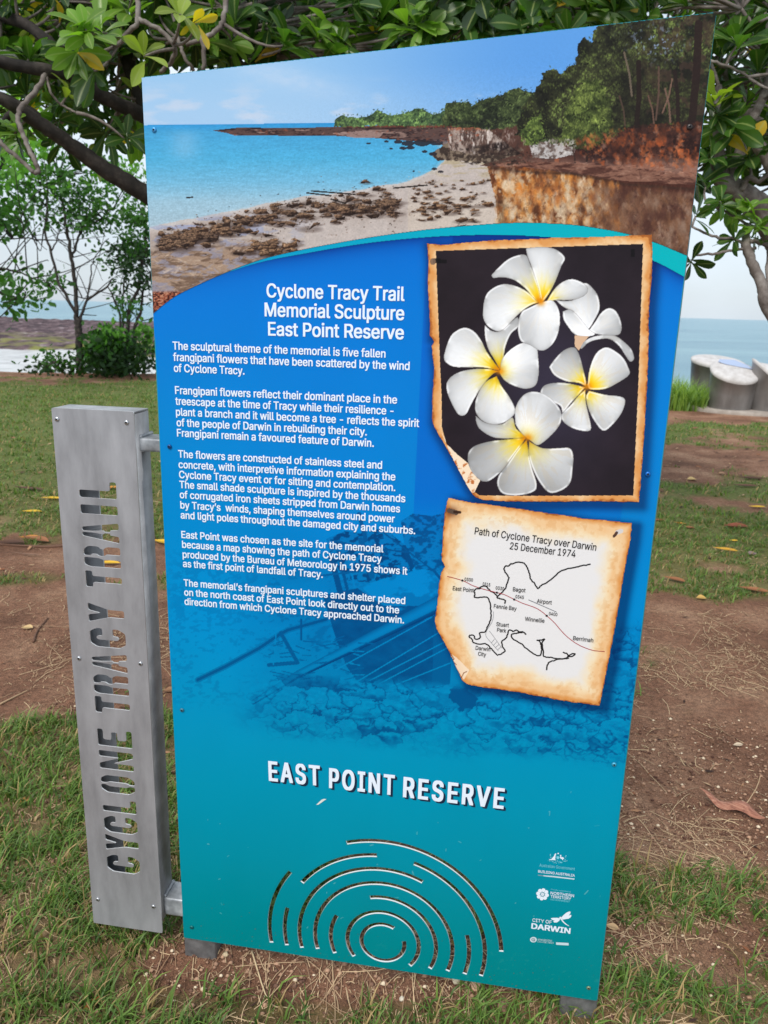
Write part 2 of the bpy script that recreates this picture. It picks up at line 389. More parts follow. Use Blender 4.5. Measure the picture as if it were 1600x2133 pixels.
# --- blue field with the ghosted wreck photograph
def paint_field(u, v):
    c = field_color(u, v)
    # vertical bands behind the pictures
    xs = 887 - (v - 560) * .05
    d = sst(-1, 1, u - xs) * (1 - sst(1364, 1368, u + (v - 560) * .14)) * sst(1130, 1020, v)
    c = mix(c, (0, 84, 190), .50 * d)
    d2 = sst(-1, 1, u - (940 - (v - 560) * .05)) * sst(700, 500, v) * (1 - sst(1364, 1368, u + (v - 560) * .14))
    c = mix(c, (0, 48, 140), .5 * d2)
    # printed soft shade under the arch
    b = arch(u, ARCH_LO); sh = np.exp(-np.clip(v - b, 0, 200) / 14.0) * sst(330, 700, u)
    c = mix(c, (0, 38, 118), .7 * sh)
    # ------- wreck picture, a darker blue tone
    k = np.zeros(u.shape)
    n1 = fbm(u / 26, v / 16, 5, 1); n2 = fbm(u / 9, v / 6, 4, 2); n3 = fbm(u / 60, v / 40, 4, 3)
    # debris on the flat to the left
    deb = sst(.52, .62, n2 * .6 + n3 * .4) * sst(1090, 1200, v - (u - 350) * .12) * sst(1490, 1440, v) * sst(900, 700, u) * sst(345, 400, u + 40 * n1)
    k = np.maximum(k, .35 * deb * (.4 + sst(470, 620, u) * .6))
    haze = sst(1060, 1230, v + (620 - u) * .35) * sst(1540, 1480, v) * sst(430, 640, u)
    k = np.maximum(k, .20 * haze * (.4 + n3))
    # trees behind the wreck
    tr = inpoly(u, v, [(835, 1085), (860, 1070), (900, 1074), (930, 1068), (930, 1330), (905, 1320), (880, 1210), (845, 1150)])
    k = np.maximum(k, tr * (.25 + .55 * sst(.42, .6, n2)) * .75)
    # cabin and standing gear
    cab = inpoly(u, v, [(680, 1122), (720, 1106), (752, 1110), (800, 1100), (850, 1140), (862, 1200), (800, 1215), (720, 1210), (690, 1160)])
    k = np.where(cab, .20 + .55 * sst(.45, .6, n2), k)
    dk = inpoly(u, v, [(748, 1222), (800, 1205), (880, 1185), (945, 1200), (935, 1265), (900, 1262), (840, 1262), (790, 1250)])
    k = np.where(dk, .04 + .22 * sst(.5, .65, n1), k)
    for a, b, w, s in (((748, 1070), (762, 1125), 4, .55), ((752, 1125), (775, 1200), 6, .5), ((842, 1140), (858, 1180), 5, .7), ((690, 1160), (712, 1245), 6, .65), ((705, 1150), (730, 1255), 3, .6), ((725, 1160), (745, 1250), 2, .1), ((760, 1140), (850, 1150), 2, .6), ((690, 1125), (800, 1150), 2, .55), ((660, 1200), (745, 1190), 2, .5), ((800, 1110), (905, 1190), 1.6, .6), ((905, 1190), (940, 1230), 3, .6)):
        k = np.where(pdist(u, v, [a, b]) < w, s, k)
    # hull
    hull = inpoly(u, v, [(672, 1240), (745, 1225), (800, 1262), (870, 1262), (930, 1258), (935, 1330), (938, 1420), (900, 1432), (800, 1432), (745, 1420), (722, 1388), (700, 1330)])
    k = np.where(hull, .62 + .18 * (n1 - .5) + .12 * (n2 - .5), k)
    side = inpoly(u, v, [(802, 1268), (868, 1262), (935, 1262), (940, 1300), (880, 1290), (830, 1300)]); k = np.where(side, .25 + .4 * sst(.45, .6, n1), k)
    k = np.where(inpoly(u, v, [(905, 1262), (942, 1265), (938, 1425), (900, 1430)]), .52, k)
    # big spar and a thinner pole
    sp = np.array([(528, 1462), (620, 1405), (760, 1335), (905, 1262), (935, 1245)]); d = pdist(u, v, sp)
    wdt = np.interp(u, [528, 935], [5, 17]); side = v - np.interp(u, sp[:, 0], sp[:, 1])
    tube = d < wdt; k = np.where(tube, .14 + .5 * np.abs(side / (wdt * 1.25)) ** 2 + .35 * (side > .55 * wdt), k)
    pl = np.array([(412, 1416), (470, 1388), (540, 1350), (582, 1322), (600, 1312), (680, 1290)]); d = pdist(u, v, pl)
    k = np.where(d < 6, .30 + .30 * (d < 3), k)
    k = np.where(pdist(u, v, [(585, 1318), (620, 1380), (560, 1385)]) < 4, .55, k)
    k = np.where(pdist(u, v, [(628, 1290), (628, 1332)]) < 2.2, .6, k)
    for a, b in (((735, 1425), (935, 1305)), ((742, 1432), (940, 1330)), ((760, 1440), (940, 1345)), ((790, 1440), (960, 1372)), ((700, 1395), (900, 1285)), ((575, 1318), (570, 1385))):
        k = np.where(pdist(u, v, [a, b]) < 1.3, .12, k)
    # broken twigs left of the spar
    for i in range(70):
        x = 560 + 190 * rr_[i, 0]; y = 1330 + 130 * rr_[i, 1]; a = -.4 + .9 * rr_[i, 2]; l = 10 + 26 * rr_[i, 3]
        k = np.where(pdist(u, v, [(x, y), (x + l * math.cos(a), y - l * math.sin(a))]) < 1.1, .15 if i % 3 == 0 else .5, k)
    # rubble along the bottom: facetted stones
    lo = 1555 + (u - 900) * .09; hi = 1430 + (u - 800) * .055 - 150 * sst(1235, 1300, u)
    m = sst(-26, 6, v - hi + 20 * (n1 - .5)) * sst(30, -30, v - lo + 50 * (n3 - .5)) * sst(455, 640, u)
    cells = 90; px = 380 + 1010 * rr_[:, 4]; py = 1290 + 320 * rr_[:, 5]
    best = np.full(u.shape, 1e9); sec = np.full(u.shape, 1e9); val = np.zeros(u.shape); off = np.zeros(u.shape)
    mm = m > 0.01; U = u[mm] + 40 * (n1[mm] - .5); Vv = v[mm] + 26 * (n1[mm] - .5) + 14 * (n2[mm] - .5); b0 = best[mm]; s0 = sec[mm]; v0 = val[mm]; o0 = off[mm]
    for i in range(len(px)):
        dd = np.hypot((U - px[i]) / 1.35, (Vv - py[i])); nb = dd < b0
        s0 = np.where(nb, b0, np.minimum(s0, dd)); v0 = np.where(nb, rr_[i, 6], v0); o0 = np.where(nb, (Vv - py[i]), o0); b0 = np.where(nb, dd, b0)
    gap = sst(5, 0, s0 - b0); st = np.clip(.10 + .35 * sst(-3, 14, o0) * (.4 + .9 * v0) + .42 * gap * sst(.35, .6, v0) + .3 * (n2[mm] - .5), 0, .62)
    kk = np.zeros(u.shape); kk[mm] = st; k = k * (1 - m) + kk * m
    k = k * sst(20, -30, v - lo - 20)
    c = mix(c, (0, 58, 112), np.clip(k * 1.15, 0, 1))
    # highlights of the picture, a touch lighter blue
    hl = sst(.62, .75, n2) * m * .25 * (k < .25); c = mix(c, (20, 160, 215), hl)
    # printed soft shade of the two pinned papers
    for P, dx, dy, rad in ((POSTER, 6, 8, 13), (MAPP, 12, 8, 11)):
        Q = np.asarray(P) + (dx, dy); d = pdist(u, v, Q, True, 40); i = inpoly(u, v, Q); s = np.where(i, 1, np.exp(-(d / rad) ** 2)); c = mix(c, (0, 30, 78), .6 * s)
    # edge dirt and faint streaks
    c = c * (1 + .03 * (fbm(u / 90, v / 200, 3, 8) - .5))[..., None]
    for i in range(46):
        x = 400 + 860 * rr_[400 + i, 0]; y = 1650 + 400 * rr_[400 + i, 1]; a = 6.28 * rr_[400 + i, 2]; l = 1 + 9 * rr_[400 + i, 3] ** 3
        c = mix(c, (150, 190, 186), (pdist(u, v, [(x, y), (x + l * math.cos(a), y + l * math.sin(a) + .1)], False, 6) < .9) * (.2 + .4 * rr_[400 + i, 4]))
    for i in range(150):
        x = 385 + 870 * rr_[i, 3]; y = 1953 + (x - 383) * .1535 - 6 - 90 * rr_[i, 5] ** 2; c = mix(c, (112, 96, 78), (pdist(u, v, [(x, y), (x + .1, y)], False, 4) < .5 + 1.0 * rr_[i, 7] ** 3) * .5)
    g = sst(.72, .80, fbm(u / 7, v / 5, 3, 12)) * sst(1880, 2040, v) * .15; c = mix(c, (120, 165, 150), g)
    return c
rr_ = np.random.default_rng(3).random((520, 8))

xa, xb = PC[:, 0].min(), PC[:, 0].max(); za, zb = PC[:, 1].min(), PC[:, 1].max()
ARCH_Z = loc(700., 470.)[1]
print_sheet('printed_field', xa, xb, za, loc(1080., 470.)[1], .0014, -.0005, paint_field,
            lambda X, Z, u, v: edge_keep(X, Z, u, v) & (v > arch(u, ARCH_LO) - 3) & ~in_arcs(X, Z, .0010))
print_sheet('teal_band', xa, xb, loc(1424., 585.)[1], loc(1080., 458.)[1], .0010, -.0010,
            lambda u, v: np.stack([np.full(u.shape, 0), np.interp(u, [450, 900, 1400], [142, 162, 172]), np.interp(u, [450, 900, 1400], [192, 186, 180])], -1) * (1 + .0 * u)[..., None],
            lambda X, Z, u, v: edge_keep(X, Z, u, v) & (v > arch(u, ARCH_UP)) & (v < arch(u, ARCH_LO)) & (u > 470))

# --- coast photograph at the top
def paint_coast(u, v):
    c = np.zeros(u.shape + (3,)); n = fbm(u / 40, v / 40, 5, 4); nf = fbm(u / 7, v / 7, 4, 5); nv = fbm(u / 12, v / 34, 5, 6); nh = fbm(u / 30, v / 5, 4, 7)
    # sky
    t = sst(120, 262, v); s = sst(500, 1150, u)
    c[:] = np.array((156, 200, 238)); c = mix(c, (96, 160, 230), s); c = mix(c, (172, 206, 238), t * (.8 - .5 * s))
    c = mix(c, (206, 216, 234), .75 * sst(.45, .75, fbm(u / 70, v / 22, 5, 9)) * sst(150, 235, v))
    c = mix(c, (196, 216, 240), .5 * np.exp(-(((u - 600) / 120) ** 2 + ((v - 165 - .25 * (u - 600)) / 26) ** 2)) * (.5 + fbm(u / 18, v / 9, 3, 13)))  # glare on the glossy panel, put into the print as a pale streak
    # sea
    sea = v > 261 - (u - 300) * .012
    sc = np.stack([np.interp(v, [258, 275, 330, 380, 420, 470], [52, 72, 82, 118, 158, 170]), np.interp(v, [258, 275, 330, 380, 420, 470], [150, 165, 176, 186, 196, 196]), np.interp(v, [258, 275, 330, 380, 420, 470], [214, 216, 220, 220, 216, 210])], -1)
    sc = sc * (1 + .10 * (fbm(u / 22, v / 3.0, 4, 10) - .5) + .10 * (fbm(u / 5, v / 2.2, 2, 11) - .5))[..., None]
    sc = mix(sc, (170, 205, 235), .35 * np.exp(-((u - 385) / 30) ** 2) * sst(262, 290, v) * sst(350, 310, v))
    c = np.where(sea[..., None], sc, c)
    # far point
    land = inpoly(u, v, [(443, 272), (500, 266), (600, 267), (690, 265), (930, 258), (1000, 262), (1000, 308), (930, 305), (905, 298), (780, 288), (690, 283), (490, 283), (475, 278)])
    lc = mix(np.broadcast_to(np.array((92., 70, 66)), c.shape), (50, 36, 38), sst(.45, .6, nh)); lc = mix(lc, (150, 122, 112), sst(.58, .7, nh) * (v > 270) * .9)
    lc = mix(lc, (120, 58, 44), sst(268, 262, v) * (u > 690)); c = np.where(land[..., None], lc, c)
    sand2 = inpoly(u, v, [(740, 288), (690, 278), (760, 272), (800, 276), (790, 288)]); c = mix(c, (168, 140, 132), sand2 * .8)
    # beach
    sh = np.array([(310, 476), (420, 455), (560, 425), (650, 410), (760, 396), (850, 380), (905, 356), (928, 330), (925, 312), (905, 296), (985, 300)])
    beach = inpoly(u, v + 10 * (n - .5), [(300, 474), (420, 452), (560, 424), (650, 408), (760, 394), (850, 378), (905, 354), (930, 330), (1100, 300), (1120, 700), (300, 700)])
    bc = np.broadcast_to(np.array((196., 184, 178)), c.shape) * (1 + .10 * (nf - .5))[..., None]
    bc = mix(bc, (176, 158, 118), .6 * sst(.45, .62, nh) * sst(395, 350, v) * (u > 800)); bc = mix(bc, (206, 192, 180), sst(380, 440, v) * (u > 850))
    bc = mix(bc, (150, 160, 196), .75 * sst(.52, .58, fbm(u / 30, v / 9, 4, 14)) * sst(700, 480, u) * sst(440, 460, v) * sst(530, 500, v))
    bd = np.exp(-(((v - np.interp(u, [335, 540, 680, 830], [505, 458, 430, 440])) / 26) ** 2)) * sst(880, 820, u); bc = mix(bc, (128, 106, 92), .30 * bd * sst(.38, .6, n))
    low = sst(498, 530, v + (u - 400) * .10) * sst(620, 500, u)
    lc = mix(np.broadcast_to(np.array((166., 140, 120)), c.shape), (120, 96, 80), sst(.46, .62, fbm(u / 26, v / 6, 5, 15))); lc = mix(lc, (150, 146, 162), .8 * sst(.54, .64, fbm(u / 28, v / 12, 4, 16)))
    bc = mix(bc, lc, 0) if False else bc * (1 - low[..., None]) + lc * low[..., None]
    c = np.where(beach[..., None], bc, c)
    foam = np.exp(-(pdist(u, v, sh) / 4) ** 2); c = mix(c, (206, 210, 214), .4 * foam)
    # rubble under the far cliff
    rub = inpoly(u, v + 8 * (nf - .5), [(895, 322), (930, 300), (1000, 305), (1100, 312), (1110, 338), (1040, 344), (960, 336), (910, 334)])
    rc = mix(np.broadcast_to(np.array((62., 50, 44)), c.shape), (128, 112, 96), sst(.5, .62, nf)); c = np.where(rub[..., None], rc, c)
    for x, y, w in ((805, 295, 5), (830, 296, 9), (850, 299, 14), (880, 298, 18), (910, 298, 14), (815, 310, 4), (840, 309, 8), (855, 308, 9), (885, 316, 6), (902, 321, 9), (768, 299, 5), (905, 352, 6), (918, 358, 6), (862, 357, 3)):
        c = mix(c, (42, 40, 48), (((u - x) / w) ** 2 + ((v - y) / (w * .35 + .6)) ** 2 < 1 + .5 * (nf - .5)) * .9)
    # far pale cliff
    cl = inpoly(u, v + 4 * (nf - .5), [(933, 268), (985, 263), (1040, 268), (1095, 272), (1100, 322), (1050, 322), (990, 324), (935, 312)])
    cc = mix(np.broadcast_to(np.array((170., 152, 142)), c.shape), (84, 62, 54), sst(.45, .62, nv)); cc = mix(cc, (206, 192, 184), sst(.60, .70, nv)); cc = mix(cc, (168, 92, 60), sst(276, 266, v) * .8)
    cc = mix(cc, (46, 36, 34), sst(300, 306, v + .15 * (u - 1000)) * sst(960, 1010, u)); c = np.where(cl[..., None], cc, c)
    und = inpoly(u, v, [(1000, 258), (1500, 250), (1480, 400), (1000, 345), (1085, 320)]); c = mix(c, np.array((86, 58, 50)), und * 1.0)
    # forest: bare slope first
    slope = inpoly(u, v + 8 * (nf - .5), [(1085, 285), (1200, 270), (1320, 255), (1475, 245), (1465, 385), (1330, 358), (1250, 350), (1150, 345), (1085, 335)])
    sc = mix(np.broadcast_to(np.array((92., 58, 48)), c.shape), (44, 28, 26), sst(.46, .6, n * .6 + nf * .4)); sc = mix(sc, (176, 88, 48), sst(.56, .66, fbm(u / 22, v / 26, 4, 18)) * .85)
    sc = mix(sc, (150, 112, 98), sst(320, 345, v) * .7 * (.5 + nf)); sc = mix(sc, (44, 28, 28), np.exp(-(((u - 1260) / 70) ** 2 + ((v - 318) / 26) ** 2)) * .9)
    sc = mix(sc, (58, 38, 34), sst(300, 275, v) * sst(1220, 1300, u) * .85)
    c = np.where(slope[..., None], sc, c)
    wr = inpoly(u, v + 5 * (nf - .5), [(1102, 300), (1130, 286), (1165, 290), (1205, 292), (1195, 322), (1150, 332), (1110, 328)])
    c = np.where(wr[..., None], mix(np.broadcast_to(np.array((190., 184, 182)), c.shape), (100, 84, 78), sst(.46, .6, fbm(u / 8, v / 8, 4, 19))), c)
    # foliage outlines, drawn back to front
    def fol(poly, base, dark, light, rag=10, sc_=7, sd=20):
        nonlocal c
        e = rag * (fbm(u / 10, v / 10, 4, sd) - .5); e2 = rag * (fbm(u / 10, v / 10, 4, sd + 1) - .5)
        m = inpoly(u + e, v + e2, poly); t = .5 + 1.5 * (.5 * fbm(u / sc_, v / (sc_ * 1.3), 4, sd + 2) + .5 * fbm(u / 2.6, v / 3.6, 2, sd + 5) - .5); g = .5 + 1.6 * (fbm(u / 34, v / 34, 4, sd + 3) - .5)
        fc = mix(np.broadcast_to(np.array(base, float), c.shape), dark, sst(.30, .72, .5 * t + .5 * g)); fc = mix(fc, light, sst(.42, .80, t) * sst(.75, .30, g)); fc = fc * (.62 + .76 * t)[..., None]
        c = np.where(m[..., None], fc, c)
        pa = np.asarray(poly, float); lo = pa.min(0) - 4; hi = pa.max(0) + 4; rg = np.random.default_rng(sd); ar = .5 * abs(np.sum(pa[:, 0] * np.roll(pa[:, 1], -1) - np.roll(pa[:, 0], -1) * pa[:, 1])); N = int(ar / (hi - lo).prod() ** 0 / 9.0); N = min(N, 3600)
        X_ = lo[0] + (hi[0] - lo[0]) * rg.random(N * 3); Y_ = lo[1] + (hi[1] - lo[1]) * rg.random(N * 3); ok = inpoly(X_ + rg.normal(size=N * 3) * 3.5, Y_ + rg.normal(size=N * 3) * 3.5, poly); X_, Y_ = X_[ok][:N], Y_[ok][:N]
        cl = fbm(X_ / 22, Y_ / 20, 3, sd + 7); cl2 = fbm(X_ / 22, (Y_ + 7) / 20, 3, sd + 7); lit = np.clip(.5 + 5 * (cl - cl2) + 1.3 * (cl - .5), 0, 1)
        for k_ in np.argsort(lit + .5 * rg.random(len(X_))):
            t_ = lit[k_] * .8 + .35 * (rg.random() - .5); col = np.array(dark, float) * .8 * (1 - t_) + np.array(light, float) * t_ if t_ > .25 else np.array(dark, float) * (.55 + rg.random() * .5)
            z_ = .7 + 1.5 * rg.random() ** 2; dab(c, u, v, X_[k_], Y_[k_], z_ * (1.6 if rag > 10 else 1.2), z_ * .75, 1.2 + rg.normal() * .6 if rag > 10 else rg.random() * 3, col * (.9 + .3 * rg.random()), .75)
    fol([(696, 264), (700, 248), (712, 241), (728, 243), (745, 246), (770, 240), (788, 229), (800, 236), (815, 240), (845, 236), (862, 228), (880, 228), (905, 240), (925, 230), (945, 235), (945, 262), (800, 262)], (84, 112, 70), (50, 66, 50), (120, 150, 84), 7, 6, 24)
    fol([(920, 262), (930, 216), (950, 212), (975, 212), (985, 222), (1000, 208), (1040, 200), (1060, 188), (1085, 183), (1100, 192), (1130, 192), (1160, 215), (1165, 300), (1100, 290), (1075, 262), (1050, 268), (1000, 268)], (62, 74, 46), (34, 38, 30), (92, 106, 62), 9, 7, 30)
    fol([(1075, 285), (1080, 250), (1095, 215), (1110, 200), (1125, 178), (1130, 155), (1145, 142), (1170, 150), (1200, 130), (1202, 95), (1218, 78), (1228, 92), (1240, 60), (1265, 48), (1290, 40), (1520, 10), (1500, 250), (1400, 258), (1310, 262), (1260, 300), (1180, 305), (1130, 290)], (64, 66, 44), (30, 30, 24), (98, 112, 58), 16, 8, 36)
    fol([(1170, 290), (1180, 230), (1195, 190), (1225, 165), (1260, 180), (1275, 240), (1270, 290), (1230, 312), (1195, 310)], (84, 98, 50), (48, 56, 32), (126, 140, 70), 20, 7, 42)
    fol([(1085, 280), (1100, 250), (1125, 240), (1135, 280), (1120, 305), (1092, 300)], (80, 98, 48), (48, 58, 34), (118, 136, 66), 14, 6, 47)
    # shaded interior to the right, trunks and sky specks
    dk = sst(1240, 1330, u) * sst(90, 170, v) * inpoly(u, v, [(1230, 60), (1500, 20), (1480, 262), (1230, 270)]); c = mix(c, (36, 32, 28), .5 * dk * (.5 + n))
    c = mix(c, (74, 56, 48), .6 * sst(1290, 1400, u) * sst(.5, .62, fbm(u / 14, v / 14, 4, 52)) * (v < 240) * (u > 1290))
    c = mix(c, (150, 170, 206), .8 * sst(.66, .72, fbm(u / 5, v / 6, 3, 53)) * np.exp(-(((u - 1365) / 55) ** 2 + ((v - 88) / 34) ** 2)))
    for x0, y0, x1, y1, w, col in ((1455, 50, 1440, 262, 8, (44, 32, 30)), (1330, 130, 1326, 262, 5, (40, 30, 28)), (1405, 150, 1412, 255, 4, (42, 32, 30)), (1372, 140, 1366, 250, 2, (96, 74, 64)), (1385, 185, 1396, 255, 2, (120, 92, 80)), (1300, 110, 1316, 200, 2, (112, 98, 84)), (1400, 165, 1380, 235, 1.6, (126, 96, 82)), (1350, 200, 1362, 258, 1.6, (110, 82, 70)), (1290, 200, 1302, 262, 1.6, (84, 66, 56)), (1222, 290, 1222, 336, 2.2, (52, 38, 34)), (1260, 285, 1268, 322, 3, (46, 34, 32)), (1190, 305, 1198, 345, 1.6, (58, 42, 38))):
        c = mix(c, col, (pdist(u, v, [(x0, y0), ((x0 + x1) / 2 + 3, (y0 + y1) / 2), (x1, y1)]) < w) * .9)
    # near cliff: shelf top, then face
    topp = inpoly(u, v + 5 * (nf - .5), [(1018, 342), (1075, 336), (1180, 340), (1260, 345), (1340, 352), (1460, 372), (1456, 392), (1300, 378), (1180, 356), (1060, 350)])
    tcx = mix(np.broadcast_to(np.array((134., 94, 78)), c.shape), (84, 52, 44), sst(.48, .62, nh)); c = np.where(topp[..., None], tcx, c)
    face = inpoly(u + 6 * (nf - .5), v + 6 * (n - .5), [(1014, 346), (1060, 346), (1150, 356), (1290, 376), (1470, 388), (1450, 560), (1290, 500), (1030, 500), (1036, 440), (1028, 400)])
    fn = .5 + 1.2 * (fbm(u / 20, v / 32, 5, 60) - .5); fm = fbm(u / 7, v / 10, 4, 61)
    fc = mix(np.broadcast_to(np.array((190., 130, 78)), c.shape), (104, 58, 34), sst(.44, .58, fn)); fc = mix(fc, (206, 178, 146), sst(.55, .66, fm) * .9); fc = mix(fc, (214, 122, 44), sst(.52, .64, fbm(u / 20, v / 14, 4, 62)) * sst(430, 370, v))
    fc = mix(fc, (84, 50, 38), sst(372, 352, v - (u - 1030) * .08) * .6)
    fc = mix(fc, (92, 72, 52), np.exp(-((u - 1045) / 12) ** 2) * sst(380, 440, v) * .7)
    rgt = mix(np.broadcast_to(np.array((116., 82, 64)), c.shape), (80, 50, 42), sst(.42, .6, fbm(u / 22, v / 30, 5, 63))); rgt = mix(rgt, (146, 116, 98), sst(.52, .66, fbm(u / 14, v / 20, 4, 64)) * sst(410, 450, v) * .7)
    rgt = mix(rgt, (74, 42, 34), sst(405, 385, v - (u - 1290) * .07)); w = sst(1170, 1290, u + 70 * (fn - .5)); fc = fc * (1 - w[..., None]) + rgt * w[..., None]
    # soft overhang blotches
    for x, y, a, b, col in ((1145, 372, 14, 10, (186, 172, 164)), (1180, 368, 20, 8, (206, 128, 44)), (1062, 372, 9, 16, (190, 168, 150)), (1158, 408, 8, 20, (196, 170, 150)), (1120, 395, 12, 12, (150, 96, 64)), (1100, 430, 10, 22, (212, 188, 150)), (1170, 430, 10, 14, (188, 164, 140)), (1240, 430, 40, 24, (158, 134, 112))):
        q = ((u - x) / a) ** 2 + ((v - y) / b) ** 2; fc = mix(fc, col, np.exp(-q) * (.6 + .6 * (fm - .3)))
    fc = fc * (.78 + .44 * fbm(u / 3.2, v / 4.6, 3, 67))[..., None]; c = np.where(face[..., None], fc, c)
    crk = np.abs(fbm(u / 12, v / 30, 4, 66) - .5); c = mix(c, (60, 38, 30), face * sst(.02, .0, crk) * .6)
    c = mix(c, (62, 42, 34), .8 * np.exp(-(pdist(u, v, [(1024, 350), (1100, 360), (1190, 362), (1300, 384), (1455, 396)]) / 3.0) ** 2))
    rg = np.random.default_rng(77)
    def scatter(poly, N, cols, s0, s1, asp, ang, al=.6):
        pa = np.asarray(poly, float); lo, hi = pa.min(0), pa.max(0); X_ = lo[0] + (hi[0] - lo[0]) * rg.random(N); Y_ = lo[1] + (hi[1] - lo[1]) * rg.random(N); ok = inpoly(X_, Y_, poly); X_, Y_ = X_[ok], Y_[ok]; sx_, sy_ = (26, 13) if abs(ang) < .5 else (13, 24); id_ = (fbm(X_ / sx_, Y_ / sy_, 3, N % 37) - .25) / .5 * len(cols) + rg.normal(size=len(X_)) * .55
        for x, y, ii in zip(X_, Y_, id_):
            z_ = s0 + (s1 - s0) * rg.random() ** 2.5; col = np.array(sorted(cols, key=sum)[int(np.clip(ii, 0, len(cols) - 1))], float) * (.85 + .3 * rg.random()); dab(c, u, v, x, y, z_ * asp, z_, ang + rg.normal() * .35, col, al * (.5 + .5 * rg.random()), wob=.18)
    scatter([(1160, 300), (1320, 262), (1470, 255), (1462, 350), (1330, 345), (1240, 340)], 1500, [(40, 24, 22), (62, 36, 30), (120, 62, 40), (170, 84, 44), (92, 56, 46), (150, 110, 92), (206, 112, 62)], .8, 4.5, 1.3, 1.2, .5)
    scatter([(1150, 335), (1330, 345), (1462, 355), (1458, 385), (1300, 372), (1060, 350), (1020, 345)], 700, [(152, 108, 90), (98, 62, 52), (176, 136, 116), (70, 42, 36)], .7, 2.6, 3.2, .08)
    scatter([(1030, 358), (1150, 362), (1290, 382), (1290, 500), (1030, 500), (1036, 430)], 2600, [(220, 190, 152), (196, 120, 56), (108, 60, 34), (228, 206, 176), (160, 96, 52), (72, 44, 30), (214, 142, 70), (188, 160, 130)], .8, 5.6, 1.9, 1.45, .42)
    scatter([(1240, 384), (1455, 402), (1430, 540), (1300, 505), (1230, 495)], 1900, [(132, 96, 76), (92, 58, 46), (150, 122, 104), (110, 76, 58), (78, 48, 40), (126, 84, 56)], .9, 6.0, 2.2, 1.4, .36)
    scatter([(935, 268), (1095, 272), (1098, 322), (990, 322), (936, 310)], 420, [(206, 192, 184), (96, 72, 62), (150, 130, 120), (60, 44, 40)], .7, 2.4, 2.4, 1.5, .6)
    scatter([(1102, 298), (1165, 290), (1203, 292), (1195, 322), (1112, 328)], 260, [(214, 208, 204), (110, 94, 86), (168, 158, 152)], .7, 2.6, 1.6, 1.2, .7)
    scatter([(895, 322), (1000, 305), (1110, 312), (1110, 338), (1040, 346), (960, 340)], 420, [(48, 38, 34), (132, 114, 98), (84, 68, 58), (30, 24, 22)], .8, 2.6, 1.6, .1, .8)
    scatter([(690, 266), (930, 258), (1000, 262), (1000, 306), (905, 297), (780, 287), (690, 282), (490, 282), (450, 273)], 900, [(52, 38, 38), (128, 100, 92), (86, 62, 58), (150, 84, 62), (40, 28, 30)], .5, 1.5, 2.6, .0, .7)
    scatter([(318, 520), (460, 520), (520, 500), (620, 520), (500, 556), (380, 606), (318, 640)], 900, [(120, 96, 80), (176, 152, 132), (96, 74, 62), (150, 146, 158), (196, 176, 158)], .6, 2.2, 4.5, -.12, .6)
    scatter([(430, 470), (700, 405), (930, 340), (1030, 360), (1036, 470), (850, 480), (640, 520), (500, 540)], 1500, [(176, 160, 150), (214, 202, 192), (150, 130, 116), (120, 98, 84)], .4, 1.2, 1.8, .0, .55)
    # loose rocks on the sand
    r2 = np.random.default_rng(11)
    def rock(x, y, w, h, t):
        nonlocal c
        sel = (np.abs(u - x) < w * 1.4) & (np.abs(v - y) < h * 1.6)
        if not sel.any(): return
        U = u[sel] - x; Vv = v[sel] - y; k = r2.integers(5, 8); th = np.sort(r2.random(k)) * 6.28; rad = .75 + .35 * r2.random(k)
        P = np.stack([np.cos(th) * w * rad, np.sin(th) * h * rad], 1); ins = inpoly(U, Vv, P)
        top = sst(.15, -.45, Vv / h + .35 * U / w + .8 * (nf[sel] - .5))
        dk = np.array((40., 29, 26)) * (1 - t) + np.array((80., 54, 38)) * t; lt = np.array((124., 98, 80)) * (1 - t) + np.array((172., 134, 100)) * t
        tx = fbm(u[sel] / 2.4, v[sel] / 1.6, 2, 76); cc = (dk + (lt - dk) * (top * (.4 + 1.0 * nf[sel]))[:, None]) * (.6 + .8 * tx)[:, None]; cs = c[sel]; cs[ins] = cc[ins]; c[sel] = cs
    band = [(335, 505, 26), (400, 492, 30), (470, 478, 30), (540, 458, 34), (610, 448, 38), (680, 430, 36), (740, 428, 34), (800, 422, 30), (830, 440, 26)]
    rocks = []
    for i in range(270):
        k = r2.integers(0, len(band) - 1); f = r2.random(); x = band[k][0] * (1 - f) + band[k + 1][0] * f; y = band[k][1] * (1 - f) + band[k + 1][1] * f
        y += r2.normal() * band[k][2] * .42; sz = 3.2 + 9.5 * r2.random() ** 2.0 + max(0, (y - 400)) * .05; rocks.append((y, x, sz * (1.1 + .6 * r2.random()), sz * (.45 + .3 * r2.random()), r2.random() * .5))
    for i in range(95):
        x = 860 + 160 * r2.random(); y = 375 + 85 * r2.random(); sz = 3 + 8 * r2.random() ** 1.5 * (y - 340) / 100; rocks.append((y, x, sz * 1.5, sz * .7, .3 + .6 * r2.random()))
    for i in range(40): rocks.append((500 + 30 * r2.random(), 520 + 110 * r2.random(), 8 + 8 * r2.random(), 4 + 4 * r2.random(), .4 + .4 * r2.random()))
    for x, y, w, h in ((380, 510, 24, 11), (700, 432, 20, 11), (610, 425, 16, 9), (760, 405, 18, 6), (640, 420, 14, 8), (785, 393, 12, 6), (500, 525, 20, 8), (560, 510, 30, 10), (900, 428, 12, 8), (960, 470, 16, 7), (950, 430, 14, 6), (790, 440, 14, 9)): rocks.append((y, x, w, h, .15))
